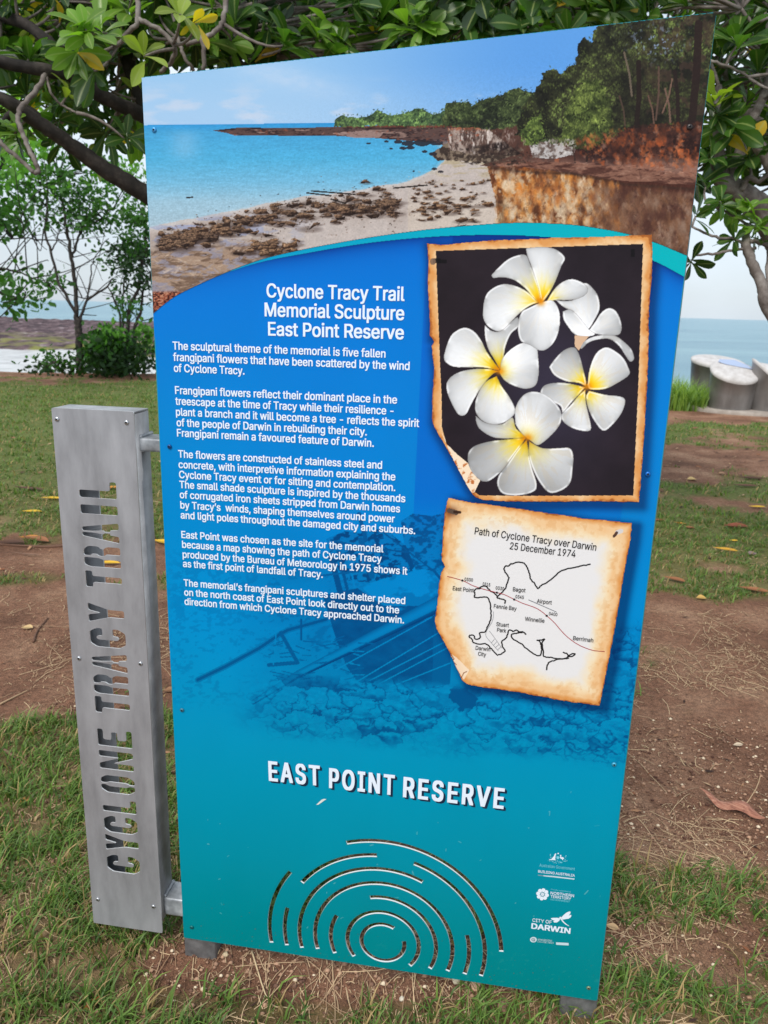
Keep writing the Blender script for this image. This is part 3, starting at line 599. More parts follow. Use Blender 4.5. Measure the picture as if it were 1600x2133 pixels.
    for y, x, w, h, t in sorted(rocks):
        dab(c, u, v, x + w * .18, y + h * .55, w * 1.05, h * .6, 0, (70, 54, 48), .42); rock(x, y, w, h, t)
        for k_ in range(int(2 + w * .5)): dab(c, u, v, x + w * .7 * r2.normal() * .6, y - h * .35 + h * .4 * r2.normal(), .8 + w * .10 * r2.random(), .5 + h * .10 * r2.random(), .2 * r2.normal(), ((146, 116, 92), (30, 22, 20), (84, 62, 50), (22, 16, 16), (40, 30, 26))[r2.integers(5)], .38)
    for i in range(480):
        k = r2.integers(0, len(band) - 1); f = r2.random(); x = band[k][0] * (1 - f) + band[k + 1][0] * f; y = band[k][1] * (1 - f) + band[k + 1][1] * f + r2.normal() * band[k][2] * .6
        dab(c, u, v, x, y, .8 + 1.6 * r2.random(), .5 + .8 * r2.random(), 0, ((46, 34, 30), (80, 60, 48), (124, 98, 80))[r2.integers(3)], .8, wob=.2)
    for x0, y0, x1, y1 in ((640, 402, 690, 408), (650, 398, 740, 405), (690, 415, 720, 424), (820, 392, 890, 386), (390, 412, 402, 411)): c = mix(c, (40, 34, 32), (pdist(u, v, [(x0, y0), (x1, y1)]) < 1.6) * .9)
    # red gravel corner
    g = sst(604, 612, v - (u - 320) * -.02) * sst(385, 372, u); gc = mix(np.broadcast_to(np.array((150., 84, 62)), c.shape), (70, 34, 28), sst(.48, .56, fbm(u / 4, v / 3, 3, 70))); gc = mix(gc, (190, 132, 104), sst(.58, .66, fbm(u / 4, v / 3, 3, 71)))
    c = c * (1 - g[..., None]) + gc * g[..., None]
    c = c * .94 * (1 + .13 * (fbm(u / 2.2, v / 2.2, 2, 75) - .5) * sst(150, 330, v + .25 * (u - 700)))[..., None]
    return c
print_sheet('coast_photo', xa, xb, loc(320., 660.)[1], zb, .00092, -.0014, paint_coast,
            lambda X, Z, u, v: edge_keep(X, Z, u, v) & (v < arch(u, ARCH_UP) + .5))

# --- flower picture
def paper(u, v, poly, seed, core=(226, 218, 208), wd=1.0):
    d = pdist(u, v, poly, True, 300) / wd; n = fbm(u / 36, v / 36, 5, seed); nf = fbm(u / 8, v / 8, 4, seed + 1); nb = fbm(u / 16, v / 60, 4, seed + 4)
    c = np.broadcast_to(np.array(core, float), u.shape + (3,)).copy()
    c = mix(c, (236, 216, 180), sst(95, 40, d + 60 * (n - .5))); c = mix(c, (230, 184, 132), .9 * sst(58, 22, d + 70 * (n - .5)) * (.5 + .8 * nb))
    c = mix(c, (212, 140, 72), .9 * sst(20, 3, d + 30 * (n - .5))); c = mix(c, (150, 80, 32), .85 * sst(5, -1, d + 11 * (nf - .5) + 9 * (n - .5)))
    c = mix(c, (214, 158, 100), .35 * sst(.52, .64, nf) * sst(80, 30, d)); return c
FLOWERS = [
 ((1130, 680), [  # side-on flower behind
  ([(1050, 770), (1090, 730), (1150, 705), (1230, 695), (1290, 705), (1340, 740), (1390, 790), (1410, 850), (1385, 875), (1350, 830), (1310, 770), (1250, 725), (1180, 725), (1110, 745), (1060, 790)], .82, 0),
  ([(890, 465), (950, 470), (1010, 460), (1040, 400), (1080, 350), (1130, 380), (1170, 440), (1180, 520), (1150, 590), (1100, 660), (1060, 600), (1000, 540), (940, 510)], .93, 0),
  ([(1110, 665), (1150, 610), (1190, 550), (1240, 518), (1290, 540), (1325, 620), (1315, 690), (1250, 700), (1160, 690)], .9, 0),
  ([(935, 540), (985, 525), (1030, 560), (1080, 620), (1110, 660), (1150, 690), (1110, 705), (1020, 695), (970, 640), (940, 590)], .97, 0)]),
 ((515, 938), [
  ([(415, 630), (460, 668), (520, 670), (590, 610), (635, 580), (640, 640), (590, 690), (555, 770), (540, 850), (520, 925), (480, 860), (440, 790), (418, 710)], .86, 1),
  ([(145, 830), (165, 760), (200, 690), (275, 648), (340, 670), (390, 730), (430, 810), (480, 880), (510, 930), (400, 912), (280, 912), (200, 905), (150, 870)], .97, 1),
  ([(510, 938), (440, 922), (330, 925), (230, 950), (170, 1000), (162, 1060), (190, 1140), (240, 1225), (290, 1225), (330, 1150), (390, 1050), (460, 965)], .93, 1),
  ([(495, 970), (530, 1040), (580, 1110), (618, 1190), (600, 1240), (530, 1285), (450, 1290), (380, 1250), (350, 1180), (370, 1090), (420, 1010)], .95, 1),
  ([(518, 930), (530, 860), (580, 800), (650, 755), (720, 745), (760, 770), (772, 850), (775, 950), (755, 1030), (690, 1055), (610, 1035), (550, 1000), (515, 950)], .97, .35)]),
 ((1095, 1042), [
  ([(845, 910), (880, 860), (940, 800), (1010, 778), (1045, 830), (1070, 920), (1092, 1030), (1040, 1015), (960, 1005), (880, 965)], .82, 1),
  ([(1098, 1030), (1115, 920), (1150, 830), (1200, 785), (1250, 785), (1330, 840), (1370, 910), (1378, 960), (1310, 1010), (1220, 1055), (1120, 1060)], .93, 1),
  ([(1085, 1045), (980, 1020), (880, 1015), (810, 1035), (788, 1085), (840, 1130), (920, 1170), (935, 1215), (990, 1150), (1050, 1085)], .84, 1),
  ([(1085, 1060), (1090, 1150), (1110, 1240), (1120, 1330), (1040, 1330), (970, 1300), (930, 1260), (930, 1220), (990, 1160), (1040, 1100)], .93, 1),
  ([(1110, 1068), (1220, 1095), (1310, 1105), (1350, 1130), (1330, 1210), (1270, 1290), (1210, 1335), (1160, 1290), (1110, 1200), (1090, 1110)], .92, .7)]),
 ((702, 1382), [
  ([(355, 1235), (420, 1280), (530, 1290), (600, 1245), (625, 1320), (690, 1375), (600, 1385), (480, 1380), (390, 1330), (360, 1280)], .86, 1),
  ([(690, 1378), (580, 1390), (450, 1405), (340, 1440), (302, 1500), (320, 1590), (380, 1660), (440, 1670), (520, 1610), (600, 1510), (660, 1430)], .78, 1),
  ([(695, 1395), (710, 1480), (730, 1580), (762, 1690), (740, 1740), (640, 1765), (540, 1755), (500, 1700), (510, 1630), (570, 1550), (640, 1450)], .80, .8),
  ([(712, 1405), (800, 1450), (910, 1450), (980, 1450), (1005, 1500), (1000, 1590), (985, 1680), (930, 1730), (850, 1748), (790, 1690), (740, 1600), (708, 1500)], .84, .5),
  ([(620, 1290), (618, 1190), (660, 1110), (720, 1075), (800, 1085), (870, 1130), (920, 1200), (925, 1270), (890, 1330), (830, 1390), (770, 1430), (720, 1400), (660, 1350)], .95, .25)]),
 ((790, 480), [
  ([(830, 470), (880, 390), (940, 340), (1000, 325), (1060, 345), (1100, 380), (1095, 420), (1040, 455), (960, 465), (880, 465), (800, 492)], .93, 1),
  ([(460, 298), (500, 255), (560, 200), (620, 170), (690, 165), (720, 230), (760, 330), (785, 400), (790, 480), (745, 460), (690, 390), (610, 330), (530, 312), (475, 318)], .88, 1),
  ([(690, 120), (760, 112), (850, 115), (910, 140), (950, 185), (925, 240), (890, 330), (850, 410), (800, 480), (788, 470), (770, 380), (730, 250), (700, 170)], .93, 1),
  ([(775, 480), (700, 410), (620, 370), (540, 358), (470, 385), (420, 440), (403, 560), (430, 630), (490, 670), (540, 660), (600, 600), (660, 540), (720, 500)], .96, .6),
  ([(700, 520), (760, 492), (850, 465), (890, 490), (915, 560), (910, 660), (880, 740), (830, 790), (780, 800), (720, 765), (660, 740), (638, 680), (640, 600), (665, 540)], .93, .0)]),
]
def paint_flowers(u, v):
    c = paper(u, v, POSTER, 81, (238, 208, 168))
    # curled corner of the paper
    cu = inpoly(u, v, CURL); cc = mix(np.broadcast_to(np.array((240., 218, 190)), c.shape), (190, 110, 56), sst(.55, .7, fbm(u / 9, v / 9, 4, 85))); c = np.where(cu[..., None], cc, c)
    b = inpoly(u, v, BLACK); n = fbm(u / 60, v / 60, 4, 83)
    bc = np.broadcast_to(np.array((38., 30, 36)), c.shape) * (.86 + .4 * (n - .2))[..., None]
    bc = mix(bc, (64, 60, 84), .55 * np.exp(-(((u - 1150) / 120) ** 2 + ((v - 810) / 170) ** 2)))
    c = np.where(b[..., None], bc, c)
    for x, y, w, h in ((910, 543, 8, 5), (922, 545, 9, 4), (1318, 527, 4, 8)): c = mix(c, (16, 14, 16), ((np.abs(u - x) < w) & (np.abs(v - y) < h)) * .8)
    c = mix(c, (120, 96, 80), (((u - 902) / 6) ** 2 + ((v - 545) / 7) ** 2 < 1) * .9)
    for (cx, cy), petals in FLOWERS:
        C0 = np.array(zl(cx, cy, 880, 480, 3.2))
        for poly, br, yel in petals:
            P = spline(np.asarray(Z7(poly + poly[:1])), 4)[:-1]; m = inpoly(u, v, P)
            if not m.any(): continue
            U = u[m]; Vv = v[m]; d = pdist(U, Vv, P, True, 400); r = np.hypot(U - C0[0], Vv - C0[1]); mid = P.mean(0) - C0; ln = np.linalg.norm(mid); e = mid / ln
            s = (U - C0[0]) * e[0] + (Vv - C0[1]) * e[1]; q = -(U - C0[0]) * e[1] + (Vv - C0[1]) * e[0]
            vein = fbm(q / np.maximum(s * .10, 1.5) + 20, s / 26, 3, 87)
            sh = br * (1.05 - .13 * sst(0, 1, q / (ln * .8) + .3) - .08 * sst(.5, 1.6, s / ln) + .07 * (vein - .5))
            if cx == 702: sh = sh * (1 - .12 * sst(.6, 1.5, s / ln) * (vein))
            col = np.array((246., 247, 249)) * sh[:, None]
            warm = np.exp(-((s / ln - .9) / .5) ** 2) * (vein > .52) * (.18 if cx in (702, 1095) else .08); col = mix(col, (196, 168, 120), warm)
            yr_ = r * (1 + .5 * (vein - .5)); yf = yel * np.exp(-(yr_ / (ln * .57)) ** 2.4); col = mix(col, (246, 222, 60), np.clip(yf * 1.1, 0, 1)); col = mix(col, (244, 196, 16), yel * np.exp(-(yr_ / (ln * .41)) ** 2)); col = mix(col, (232, 134, 6), yel * np.exp(-(r / (ln * .19)) ** 2))
            ed = fbm(U / 30, Vv / 30, 3, 88); col = mix(col, (128, 120, 116), .45 * np.exp(-(d / 1.1) ** 2)); col = mix(col, (252, 252, 254), .7 * sst(.42, .6, ed) * np.exp(-((d - 2.4) / 1.5) ** 2)); col = col * (1 - .16 * sst(.56, .40, ed) * np.exp(-d / 7))[:, None]
            c[m] = col
            # thin shade of this petal on what lies behind it
        c = mix(c, (232, 140, 8), yelc(u, v, C0) if cx != 1130 else np.zeros(u.shape))
    c = np.where((inpoly(u, v, BLACK) | cu | (pdist(u, v, BLACK, True, 60) > 0))[..., None], c, c)
    tb = inpoly(u, v, Z7([(1015, 700), (1110, 706), (1070, 750), (1042, 800), (1015, 772)])); c = mix(c, (222, 184, 150), tb * .95)
    return c
def yelc(u, v, C0): return .8 * np.exp(-(np.hypot((u - C0[0]) / 8.5, (v - C0[1]) / 7)) ** 2)
pA = np.array([loc(*q) for q in POSTER])
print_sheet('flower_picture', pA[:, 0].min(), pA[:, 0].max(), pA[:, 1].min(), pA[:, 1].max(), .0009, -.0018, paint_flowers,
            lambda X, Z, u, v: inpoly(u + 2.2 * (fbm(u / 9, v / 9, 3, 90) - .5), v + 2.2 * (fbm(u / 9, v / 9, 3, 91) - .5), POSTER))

def paint_map(u, v):
    c = paper(u, v, MAPP, 101, (224, 222, 222), .66)
    cu = inpoly(u, v, Z8([(205, 1150), (250, 1180), (340, 1270), (300, 1340), (240, 1240)])); c = mix(c, (240, 222, 200), cu * .8)
    for P in ([(205, 1150), (230, 1190), (215, 1200), (245, 1230)], [(280, 1330), (300, 1290), (320, 1280)]): c = mix(c, (120, 60, 26), .8 * (pdist(u, v, Z8(P)) < .9))
    c = mix(c, (90, 40, 20), .7 * np.exp(-(((u - 940) / 14) ** 2 + ((v - 1066) / 12) ** 2)))
    for P, w, col in (([(195, 115), (245, 130)], 5, (84, 70, 62)), ([(235, 125), (272, 128)], 3, (54, 34, 26)), ([(1440, 262), (1412, 272)], 4.5, (206, 204, 206)), ([(1408, 275), (1388, 300)], 3, (70, 46, 40))):
        c = mix(c, col, (pdist(u, v, Z8(P)) < w) * .92)
    return c
pB = np.array([loc(*q) for q in MAPP])
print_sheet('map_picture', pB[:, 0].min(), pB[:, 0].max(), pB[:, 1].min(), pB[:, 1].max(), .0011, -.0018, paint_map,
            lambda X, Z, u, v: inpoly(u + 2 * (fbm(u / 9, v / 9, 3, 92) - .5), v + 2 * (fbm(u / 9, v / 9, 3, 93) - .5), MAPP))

# --- line work on the map
def ribbon(mb, px, w, wob=0.0, y=-.0022):
    P = np.array([loc(*q) for q in px]); Q = spline(P, 4) if len(P) > 2 else P
    if wob: Q = Q + (np.random.default_rng(int(abs(px[0][0]) * 7)).random(Q.shape) - .5) * wob
    T = np.gradient(Q, axis=0); T /= np.linalg.norm(T, axis=1)[:, None] + 1e-9; N = np.stack([-T[:, 1], T[:, 0]], 1) * w / 2
    A = Q + N; B = Q - N; n = len(Q); V = np.vstack([np.stack([A[:, 0], np.full(n, y), A[:, 1]], 1), np.stack([B[:, 0], np.full(n, y), B[:, 1]], 1)]); i = np.arange(n - 1)
    mb.add(V, np.stack([i, n + i, n + i + 1, i + 1], 1))
def disc(mb, px, r, y=-.0026, n=14, sx=1.0):
    c = loc(*px); th = np.arange(n) / n * 2 * np.pi
    mb.add(np.stack([c[0] + sx * r * np.cos(th), np.full(n, y), c[1] + r * np.sin(th)], 1), np.arange(n)[None])
def flat(mb, px, y):
    P = np.array([loc(*q) for q in px]); mb.add(np.stack([P[:, 0], np.full(len(P), y), P[:, 1]], 1), np.arange(len(P))[None])

mb = MB()
for ln_ in ([(1218, 500), (1150, 515), (1100, 528), (1010, 548), (960, 590), (900, 635), (860, 655), (838, 678), (815, 645), (785, 610), (778, 580), (770, 555), (755, 520), (735, 495), (710, 492), (685, 487), (660, 498), (640, 500), (625, 515), (600, 518), (592, 540), (605, 570), (625, 600), (615, 640), (600, 680), (575, 710), (545, 735), (545, 748), (570, 752), (595, 760), (602, 775), (595, 788)],
            [(545, 738), (520, 712), (490, 692), (462, 665), (435, 660), (415, 678), (390, 682), (375, 695), (382, 720), (378, 742), (420, 742), (465, 742), (485, 770), (495, 820), (497, 870), (490, 920), (470, 960), (450, 995), (415, 1000), (420, 1030), (400, 1045), (380, 1040), (375, 1020), (345, 1017), (340, 1028), (360, 1045), (370, 1070), (420, 1080), (465, 1080), (500, 1115), (520, 1140), (545, 1160), (580, 1145), (597, 1130), (580, 1095), (578, 1060), (610, 1030), (620, 990), (640, 978), (655, 990), (680, 978), (700, 992), (720, 990), (742, 1000), (748, 1012)],
            [(725, 995), (700, 1000), (660, 1005), (645, 1030), (690, 1065), (720, 1080), (750, 1110), (790, 1140), (820, 1158), (855, 1160), (865, 1120), (858, 1080), (845, 1055), (828, 1055)],
            [(828, 1055), (860, 1050), (885, 1045), (865, 1075), (878, 1130), (880, 1168), (920, 1175), (960, 1185), (1000, 1188), (1040, 1182), (1060, 1165), (1085, 1150), (1105, 1150), (1095, 1165), (1060, 1170), (1045, 1148), (1020, 1140)],
            [(1060, 1183), (1000, 1190), (950, 1200), (915, 1215), (903, 1240), (900, 1268)]):
    ribbon(mb, Z8(ln_), .0027, .0016)
for q in ((290, 620), (415, 675), (540, 708), (665, 757), (900, 875)): disc(mb, Z8([q])[0], .0022)
mb.build('map_coastline', M['ink_black'], panel)
mb = MB(); ribbon(mb, Z8([(180, 590), (290, 620), (350, 650), (415, 675), (540, 708), (600, 725), (665, 757), (740, 790), (800, 810), (850, 835), (900, 875), (960, 930), (1020, 1000), (1090, 1060), (1160, 1100), (1240, 1127), (1320, 1134)]), .0013, .0003, -.0024); mb.build('storm_track', M['ink_red'], panel)
mb = MB(); ribbon(mb, Z8([(768, 760), (970, 848)]), .0014); mb.build('map_runway', M['ink_road'], panel); mb = MB()
for l_ in ([(515, 845), (513, 890), (500, 930), (470, 975), (460, 1020), (500, 1072), (550, 1130)], [(485, 985), (530, 1045), (575, 1110)], [(500, 1072), (522, 1045)], [(515, 1090), (540, 1062)], [(530, 1105), (556, 1082)], [(545, 1122), (570, 1100)]): ribbon(mb, Z8(l_), .0008)
mb.build('map_roads', M['ink_road'], panel)

# --- lettering
FONT = None
try:
    import os
    FONT = bpy.data.fonts.load(os.path.join(bpy.utils.system_resource('DATAFILES'), 'fonts', 'Inter.woff2'))
except Exception:
    FONT = None
def text_mesh(s, bold=0.0, res=3, space=1.0):
    cu = bpy.data.curves.new('t', 'FONT'); cu.body = s; cu.size = 1; cu.resolution_u = res; cu.fill_mode = 'FRONT' if hasattr(cu, 'fill_mode') else cu.fill_mode
    cu.offset = bold; cu.space_character = space
    if FONT: cu.font = FONT
    o = bpy.data.objects.new('t', cu); COL.objects.link(o); dg = bpy.context.evaluated_depsgraph_get(); dg.update()
    tc_ = o.evaluated_get(dg).to_curve(dg); loops = []
    for sp in tc_.splines:
        pts = []
        if sp.type == 'BEZIER':
            bp = sp.bezier_points; k = len(bp)
            for i in range(k):
                p, q = bp[i], bp[(i + 1) % k]; A = np.array(p.co)[:2]; B = np.array(p.handle_right)[:2]; C_ = np.array(q.handle_left)[:2]; D = np.array(q.co)[:2]
                straight = abs((D - A)[0] * (B - A)[1] - (D - A)[1] * (B - A)[0]) < 1e-5 and abs((D - A)[0] * (C_ - A)[1] - (D - A)[1] * (C_ - A)[0]) < 1e-5
                for t in ((0,) if straight else np.arange(res + 1) / (res + 1)): pts.append((1 - t) ** 3 * A + 3 * t * (1 - t) ** 2 * B + 3 * t * t * (1 - t) * C_ + t ** 3 * D)
        else: pts = [np.array(p.co)[:2] for p in sp.points]
        if len(pts) > 2: loops.append(np.array(pts))
    bpy.data.objects.remove(o); bpy.data.curves.remove(cu)
    allp = []; edges = []
    for P in loops:
        k = len(allp); allp += [Vector((float(p[0]), float(p[1]))) for p in P]; edges += [(k + i, k + (i + 1) % len(P)) for i in range(len(P))]
    vo, eo, fo, *_ = delaunay_2d_cdt(allp, edges, [], 0, 1e-6)
    V = np.array([tuple(p) for p in vo]); F = np.array([list(f) for f in fo]); C = V[F].mean(1); wn_ = np.zeros(len(C), int)
    for P in loops:                                                # winding number of each triangle's centre
        Q = np.roll(P, -1, 0); lo = P.min(0); hi = P.max(0); k = np.where((C[:, 0] > lo[0]) & (C[:, 0] < hi[0]) & (C[:, 1] > lo[1]) & (C[:, 1] < hi[1]))[0]
        if not len(k): continue
        x = C[k, 0][:, None]; y = C[k, 1][:, None]; up = (P[:, 1] <= y) & (Q[:, 1] > y); dn = (P[:, 1] > y) & (Q[:, 1] <= y); cr_ = (Q[:, 0] - P[:, 0]) * (y - P[:, 1]) - (x - P[:, 0]) * (Q[:, 1] - P[:, 1])
        wn_[k] += (up & (cr_ > 0)).sum(1) - (dn & (cr_ < 0)).sum(1)
    return V, [F[wn_ != 0]]
_cap = None
def cap_h():
    global _cap
    if _cap is None: _cap = np.ptp(text_mesh('H')[0][:, 1])
    return _cap
def text_line(mb, s, a, b, cap, y, bold=0.0, shear=None, space=1.0, shift=(0, 0)):
    """set a line so that it runs from photo point a to b (baseline); cap = capital height in metres."""
    co, F = text_mesh(s, 0.0, 3, space); A = loc(*a); B = loc(*b); d = B - A; Lw = np.hypot(*d); x0, x1 = co[:, 0].min(), co[:, 0].max()
    sx = Lw / (x1 - x0); sy = cap / cap_h(); e = d / Lw; nrm = np.array([-e[1], e[0]])
    P = A + (co[:, :1] - x0) * sx * e + co[:, 1:] * sy * nrm + np.array(shift)
    w = bold * min(sx, sy) * 1.0                                   # embolden: the same strokes laid again slightly to each side
    offs = [(0, 0)] if not bold else [(w * math.cos(t), w * .75 * math.sin(t)) for t in (.7, 2.44, 3.84, 5.58)] + [(0, 0)]
    for k, (dx, dz) in enumerate(offs):
        mb.add(np.stack([P[:, 0] + dx, np.full(len(P), y - k * 1e-4), P[:, 1] + dz], 1), F)
ZA = lambda x, y: zl(x, y, 320, 560, 2.7586)
ZB = lambda x, y: zl(x, y, 340, 920, 2.7586)
mb = MB()
for s, a, b in (("Cyclone Tracy Trail", (653, 163), (1440, 184)), ("Memorial Sculpture", (642, 272), (1438, 294)), ("East Point Reserve", (662, 382), (1436, 404))):
    text_line(mb, s, ZA(*a), ZA(*b), .0240, -.0012, .024)
mb.build('title_lettering', M['white_ink'], panel)
PARAS = [
 (ZA, [("The sculptural theme of the memorial is five fallen", (113, 463), (1332, 510)), ("frangipani flowers that have been scattered by the wind", (116, 528), (1470, 581)), ("of Cyclone Tracy.", (120, 591), (523, 607))]),
 (ZA, [("Frangipani flowers reflect their dominant place in the", (127, 718), (1398, 774)), ("treescape at the time of Tracy while their resilience -", (129, 780), (1378, 838)), ("plant a branch and it will become a tree - reflects the spirit", (132, 842), (1525, 908)), ("of the people of Darwin in rebuilding their city.", (136, 903), (1225, 957)), ("Frangipani remain a favoured feature of Darwin.", (138, 962), (1265, 1022))]),
 (ZB, [("The flowers are constructed of stainless steel and", (90, 90), (1257, 155)), ("concrete, with interpretive information explaining the", (92, 150), (1333, 222)), ("Cyclone Tracy event or for sitting and contemplation.", (95, 208), (1333, 283)), ("The small shade sculpture is inspired by the thousands", (97, 265), (1390, 347)), ("of corrugated iron sheets stripped from Darwin homes", (99, 323), (1360, 405)), ("by Tracy\u2019s  winds, shaping themselves around power", (102, 382), (1330, 463)), ("and light poles throughout the damaged city and suburbs.", (104, 440), (1447, 530))]),
 (ZB, [("East Point was chosen as the site for the memorial", (108, 552), (1265, 635)), ("because a map showing the path of Cyclone Tracy", (112, 608), (1255, 692)), ("produced by the Bureau of Meteorology in 1975 shows it", (115, 665), (1402, 763)), ("as the first point of landfall of Tracy.", (117, 718), (917, 781))]),
 (ZB, [("The memorial\u2019s frangipani sculptures and shelter placed", (121, 828), (1390, 932)), ("on the north coast of East Point look directly out to the", (124, 882), (1355, 986)), ("direction from which Cyclone Tracy approached Darwin.", (126, 935), (1383, 1043))])]
for fn, lines in PARAS:
    mb = MB()
    for s, a, b in lines: text_line(mb, s, fn(*a), fn(*b), .0147, -.0012, .024)
    mb.build('paragraph', M['white_ink'], panel)
mb = MB(); mb2 = MB()
ER = lambda x, y: zl(x, y, 540, 1560, 2.963)
for s, a, b in (("EAST", (66, 192), (372, 222)), ("POINT", (437, 236), (830, 281)), ("RESERVE", (893, 292), (1502, 365))):
    text_line(mb, s, ER(*a), ER(*b), .0465, -.0014, .045, space=1.24); text_line(mb2, s, ER(*a), ER(*b), .0465, -.0009, .045, space=1.24, shift=(.0048, -.0042))
    text_line(mb2, s, ER(*a), ER(*b), .0465, -.00085, .045, space=1.24, shift=(.0026, -.0022))
mb.build('place_name', M['white_ink'], panel); mb2.build('place_name_shade', M['ink_navy'], panel)
mb = MB()
for s, a, b, h in (("Path of Cyclone Tracy over Darwin", (378, 285), (1255, 405), .0138), ("25 December 1974", (632, 393), (1105, 453), .0138), ("East Point", (220, 690), (370, 706), .0083), ("Bagot", (655, 697), (745, 706), .0083), ("Airport", (828, 782), (935, 794), .0083), ("Winnellie", (742, 911), (882, 926), .0083), ("Fannie Bay", (517, 818), (680, 838), .0083), ("Stuart", (535, 949), (625, 958), .0083), ("Park", (540, 990), (605, 998), .0083), ("Darwin", (385, 1120), (490, 1133), .0083), ("City", (403, 1163), (460, 1170), .0083), ("Berrimah", (1090, 1050), (1235, 1068), .0083), ("0300", (305, 622), (365, 628), .0066), ("0315", (436, 656), (490, 663), .0066), ("0330", (530, 684), (590, 692), .0066), ("0345", (673, 747), (733, 754), .0066), ("0400", (915, 870), (975, 878), .0066)):
    mb = MB(); text_line(mb, s, Z8([a])[0], Z8([b])[0], h, -.0024, .010); mb.build('map_title' if h > .01 else 'map_time' if s[0] == '0' else 'map_place_name', M['ink_black'], panel)

# --- sponsor marks at the lower right
LG = lambda x, y: zl(x, y, 1060, 1740, 5.767)
def LP(pts): return [LG(*p) for p in pts]
mb = MB()
text_line(mb, "BUILDING AUSTRALIA", LG(352, 440), LG(790, 492), .0058, -.0012, .014)
mb.build('building_programme_mark', M['white_ink'], panel); mb = MB()
text_line(mb, "NORTHERN", LG(500, 702), LG(780, 738), .0068, -.0012, .010); text_line(mb, "TERRITORY", LG(500, 742), LG(745, 772), .0064, -.0012, .008)
mbT = mb; mb = MB()
text_line(mb, "CITY OF", LG(283, 1030), LG(512, 1058), .0084, -.0012, .006); text_line(mb, "DARWIN", LG(272, 1112), LG(733, 1174), .0132, -.0012, .038)
for P in ([(503, 992), (530, 986), (580, 986), (620, 992), (606, 1020), (580, 1040), (548, 1043), (530, 1028), (552, 1022), (520, 1010)], [(628, 985), (655, 955), (690, 925), (725, 909), (741, 912), (738, 935), (718, 958), (742, 950), (752, 958), (744, 978), (715, 996), (670, 1003), (640, 1008)],
          [(605, 985), (612, 975), (626, 974), (636, 990), (645, 1012), (668, 1040), (700, 1066), (730, 1086), (716, 1084), (680, 1066), (648, 1038), (624, 1006)]): flat(mb, LP(P), -.0012)
mb.build('city_mark', M['white_ink'], panel); mb = mbT
for k in range(8):                           # eight-petalled desert flower emblem
    a = k * math.pi / 4 + .2; ca, sa = math.cos(a), math.sin(a)
    P = [(405 + ca * r - sa * t, 704 + sa * r * .95 + ca * t * .95) for r, t in ((24, 0), (36, -14), (56, -24), (72, -17), (78, 0), (72, 17), (56, 24), (36, 14))]; flat(mb, LP(P), -.0012)
for k in range(8):
    a = k * math.pi / 4 + .6; ca, sa = math.cos(a), math.sin(a); flat(mb, LP([(405 + ca * r - sa * t, 704 + sa * r + ca * t) for r, t in ((2, -4), (18, -5), (24, 0), (18, 5), (2, 4))]), -.0012)
mb.build('territory_mark', M['white_ink'], panel); mb = MB()
# kangaroo and emu beside a shield
flat(mb, LP([(484, 290), (484, 284), (512, 280), (526, 262), (540, 248), (548, 228), (556, 214), (566, 212), (568, 226), (560, 240), (560, 262), (554, 284), (566, 290), (566, 294), (530, 292)]), -.0012)
flat(mb, LP([(612, 240), (620, 230), (630, 232), (630, 244), (624, 258), (640, 256), (660, 264), (664, 276), (652, 280), (648, 292), (640, 292), (640, 280), (622, 276), (612, 262), (620, 246)]), -.0012)
disc(mb, LG(593, 214), .0016, -.0012)
mb.build('crest_animals', M['white_ink'], panel)
mb = MB()
text_line(mb, "Australian Government", LG(367, 370), LG(792, 416), .0072, -.0012, .0)
text_line(mb, "Proudly supported by", LG(505, 650), LG(745, 682), .0030, -.0012, .0); text_line(mb, "GOVERNMENT", LG(497, 772), LG(730, 802), .0042, -.0012, .0)
flat(mb, LP([(572, 246), (606, 250), (606, 272), (588, 284), (572, 270)]), -.0012)
g = random.Random(4)
for k in range(34):
    x = g.uniform(480, 700); y = 300 + 10 * math.sin((x - 480) / 220 * 3.14) + g.uniform(-10, 26) * (1 - abs(x - 590) / 130)
    disc(mb, LG(x, y), g.uniform(.0006, .0013), -.0012, 6)
for x, y in ((505, 262), (498, 240), (500, 225), (680, 255), (688, 240), (676, 285)): disc(mb, LG(x, y), .0012, -.0012, 6)
mb.build('crest_details', M['ink_dim'], panel)
mb = MB(); flat(mb, LP([(348, 466), (412, 474), (414, 487), (350, 480)]), -.0012); mb.build('sponsor_bar', M['ink_grey'], panel)
mb = MB(); flat(mb, LP([(414, 475), (524, 482), (526, 498), (416, 487)]), -.0012)
flat(mb, LP([(526, 482), (790, 514), (786, 528), (526, 498)]), -.0012)
th = np.arange(20) / 20 * 2 * np.pi; flat(mb, LP([(295 + 41 * math.cos(t), 1248 + 33 * math.sin(t)) for t in th]), -.0012)
flat(mb, LP([(567, 1280), (718, 1288), (718, 1318), (567, 1309)]), -.0012)
text_line(mb, "REMEMBERING", LG(348, 1256), LG(518, 1272), .0042, -.0012, .0); text_line(mb, "CYCLONE TRACY", LG(345, 1279), LG(540, 1300), .0042, -.0012, .0)
mb.build('sponsor_bar', mat('pale_ink', S(196, 218, 226), .3), panel)
mb = MB()
for q, r in (((295, 1248), .0038), ((300, 1250), .0020)):
    th = np.linspace(.3, 6.0, 22); c0 = loc(*LG(*q)); V = np.concatenate([np.stack([c0[0] + (r + s) * np.cos(th), np.full(22, -.0015), c0[1] + (r + s) * np.sin(th)], 1) for s in (-.0004, .0004)]); i = np.arange(21); mb.add(V, np.stack([i, i + 1, 22 + i + 1, 22 + i], 1))
mb.build('sponsor_mark_lines', M['ink_navy'], panel)
mb = MB(); flat(mb, [ER(*q) for q in ((352, 343), (366, 330), (385, 312), (400, 306), (416, 308), (400, 318), (384, 330), (366, 342))], -.0012); mb.build('bird_lime_streak', mat('bird_lime', S(214, 220, 214), .8), panel)

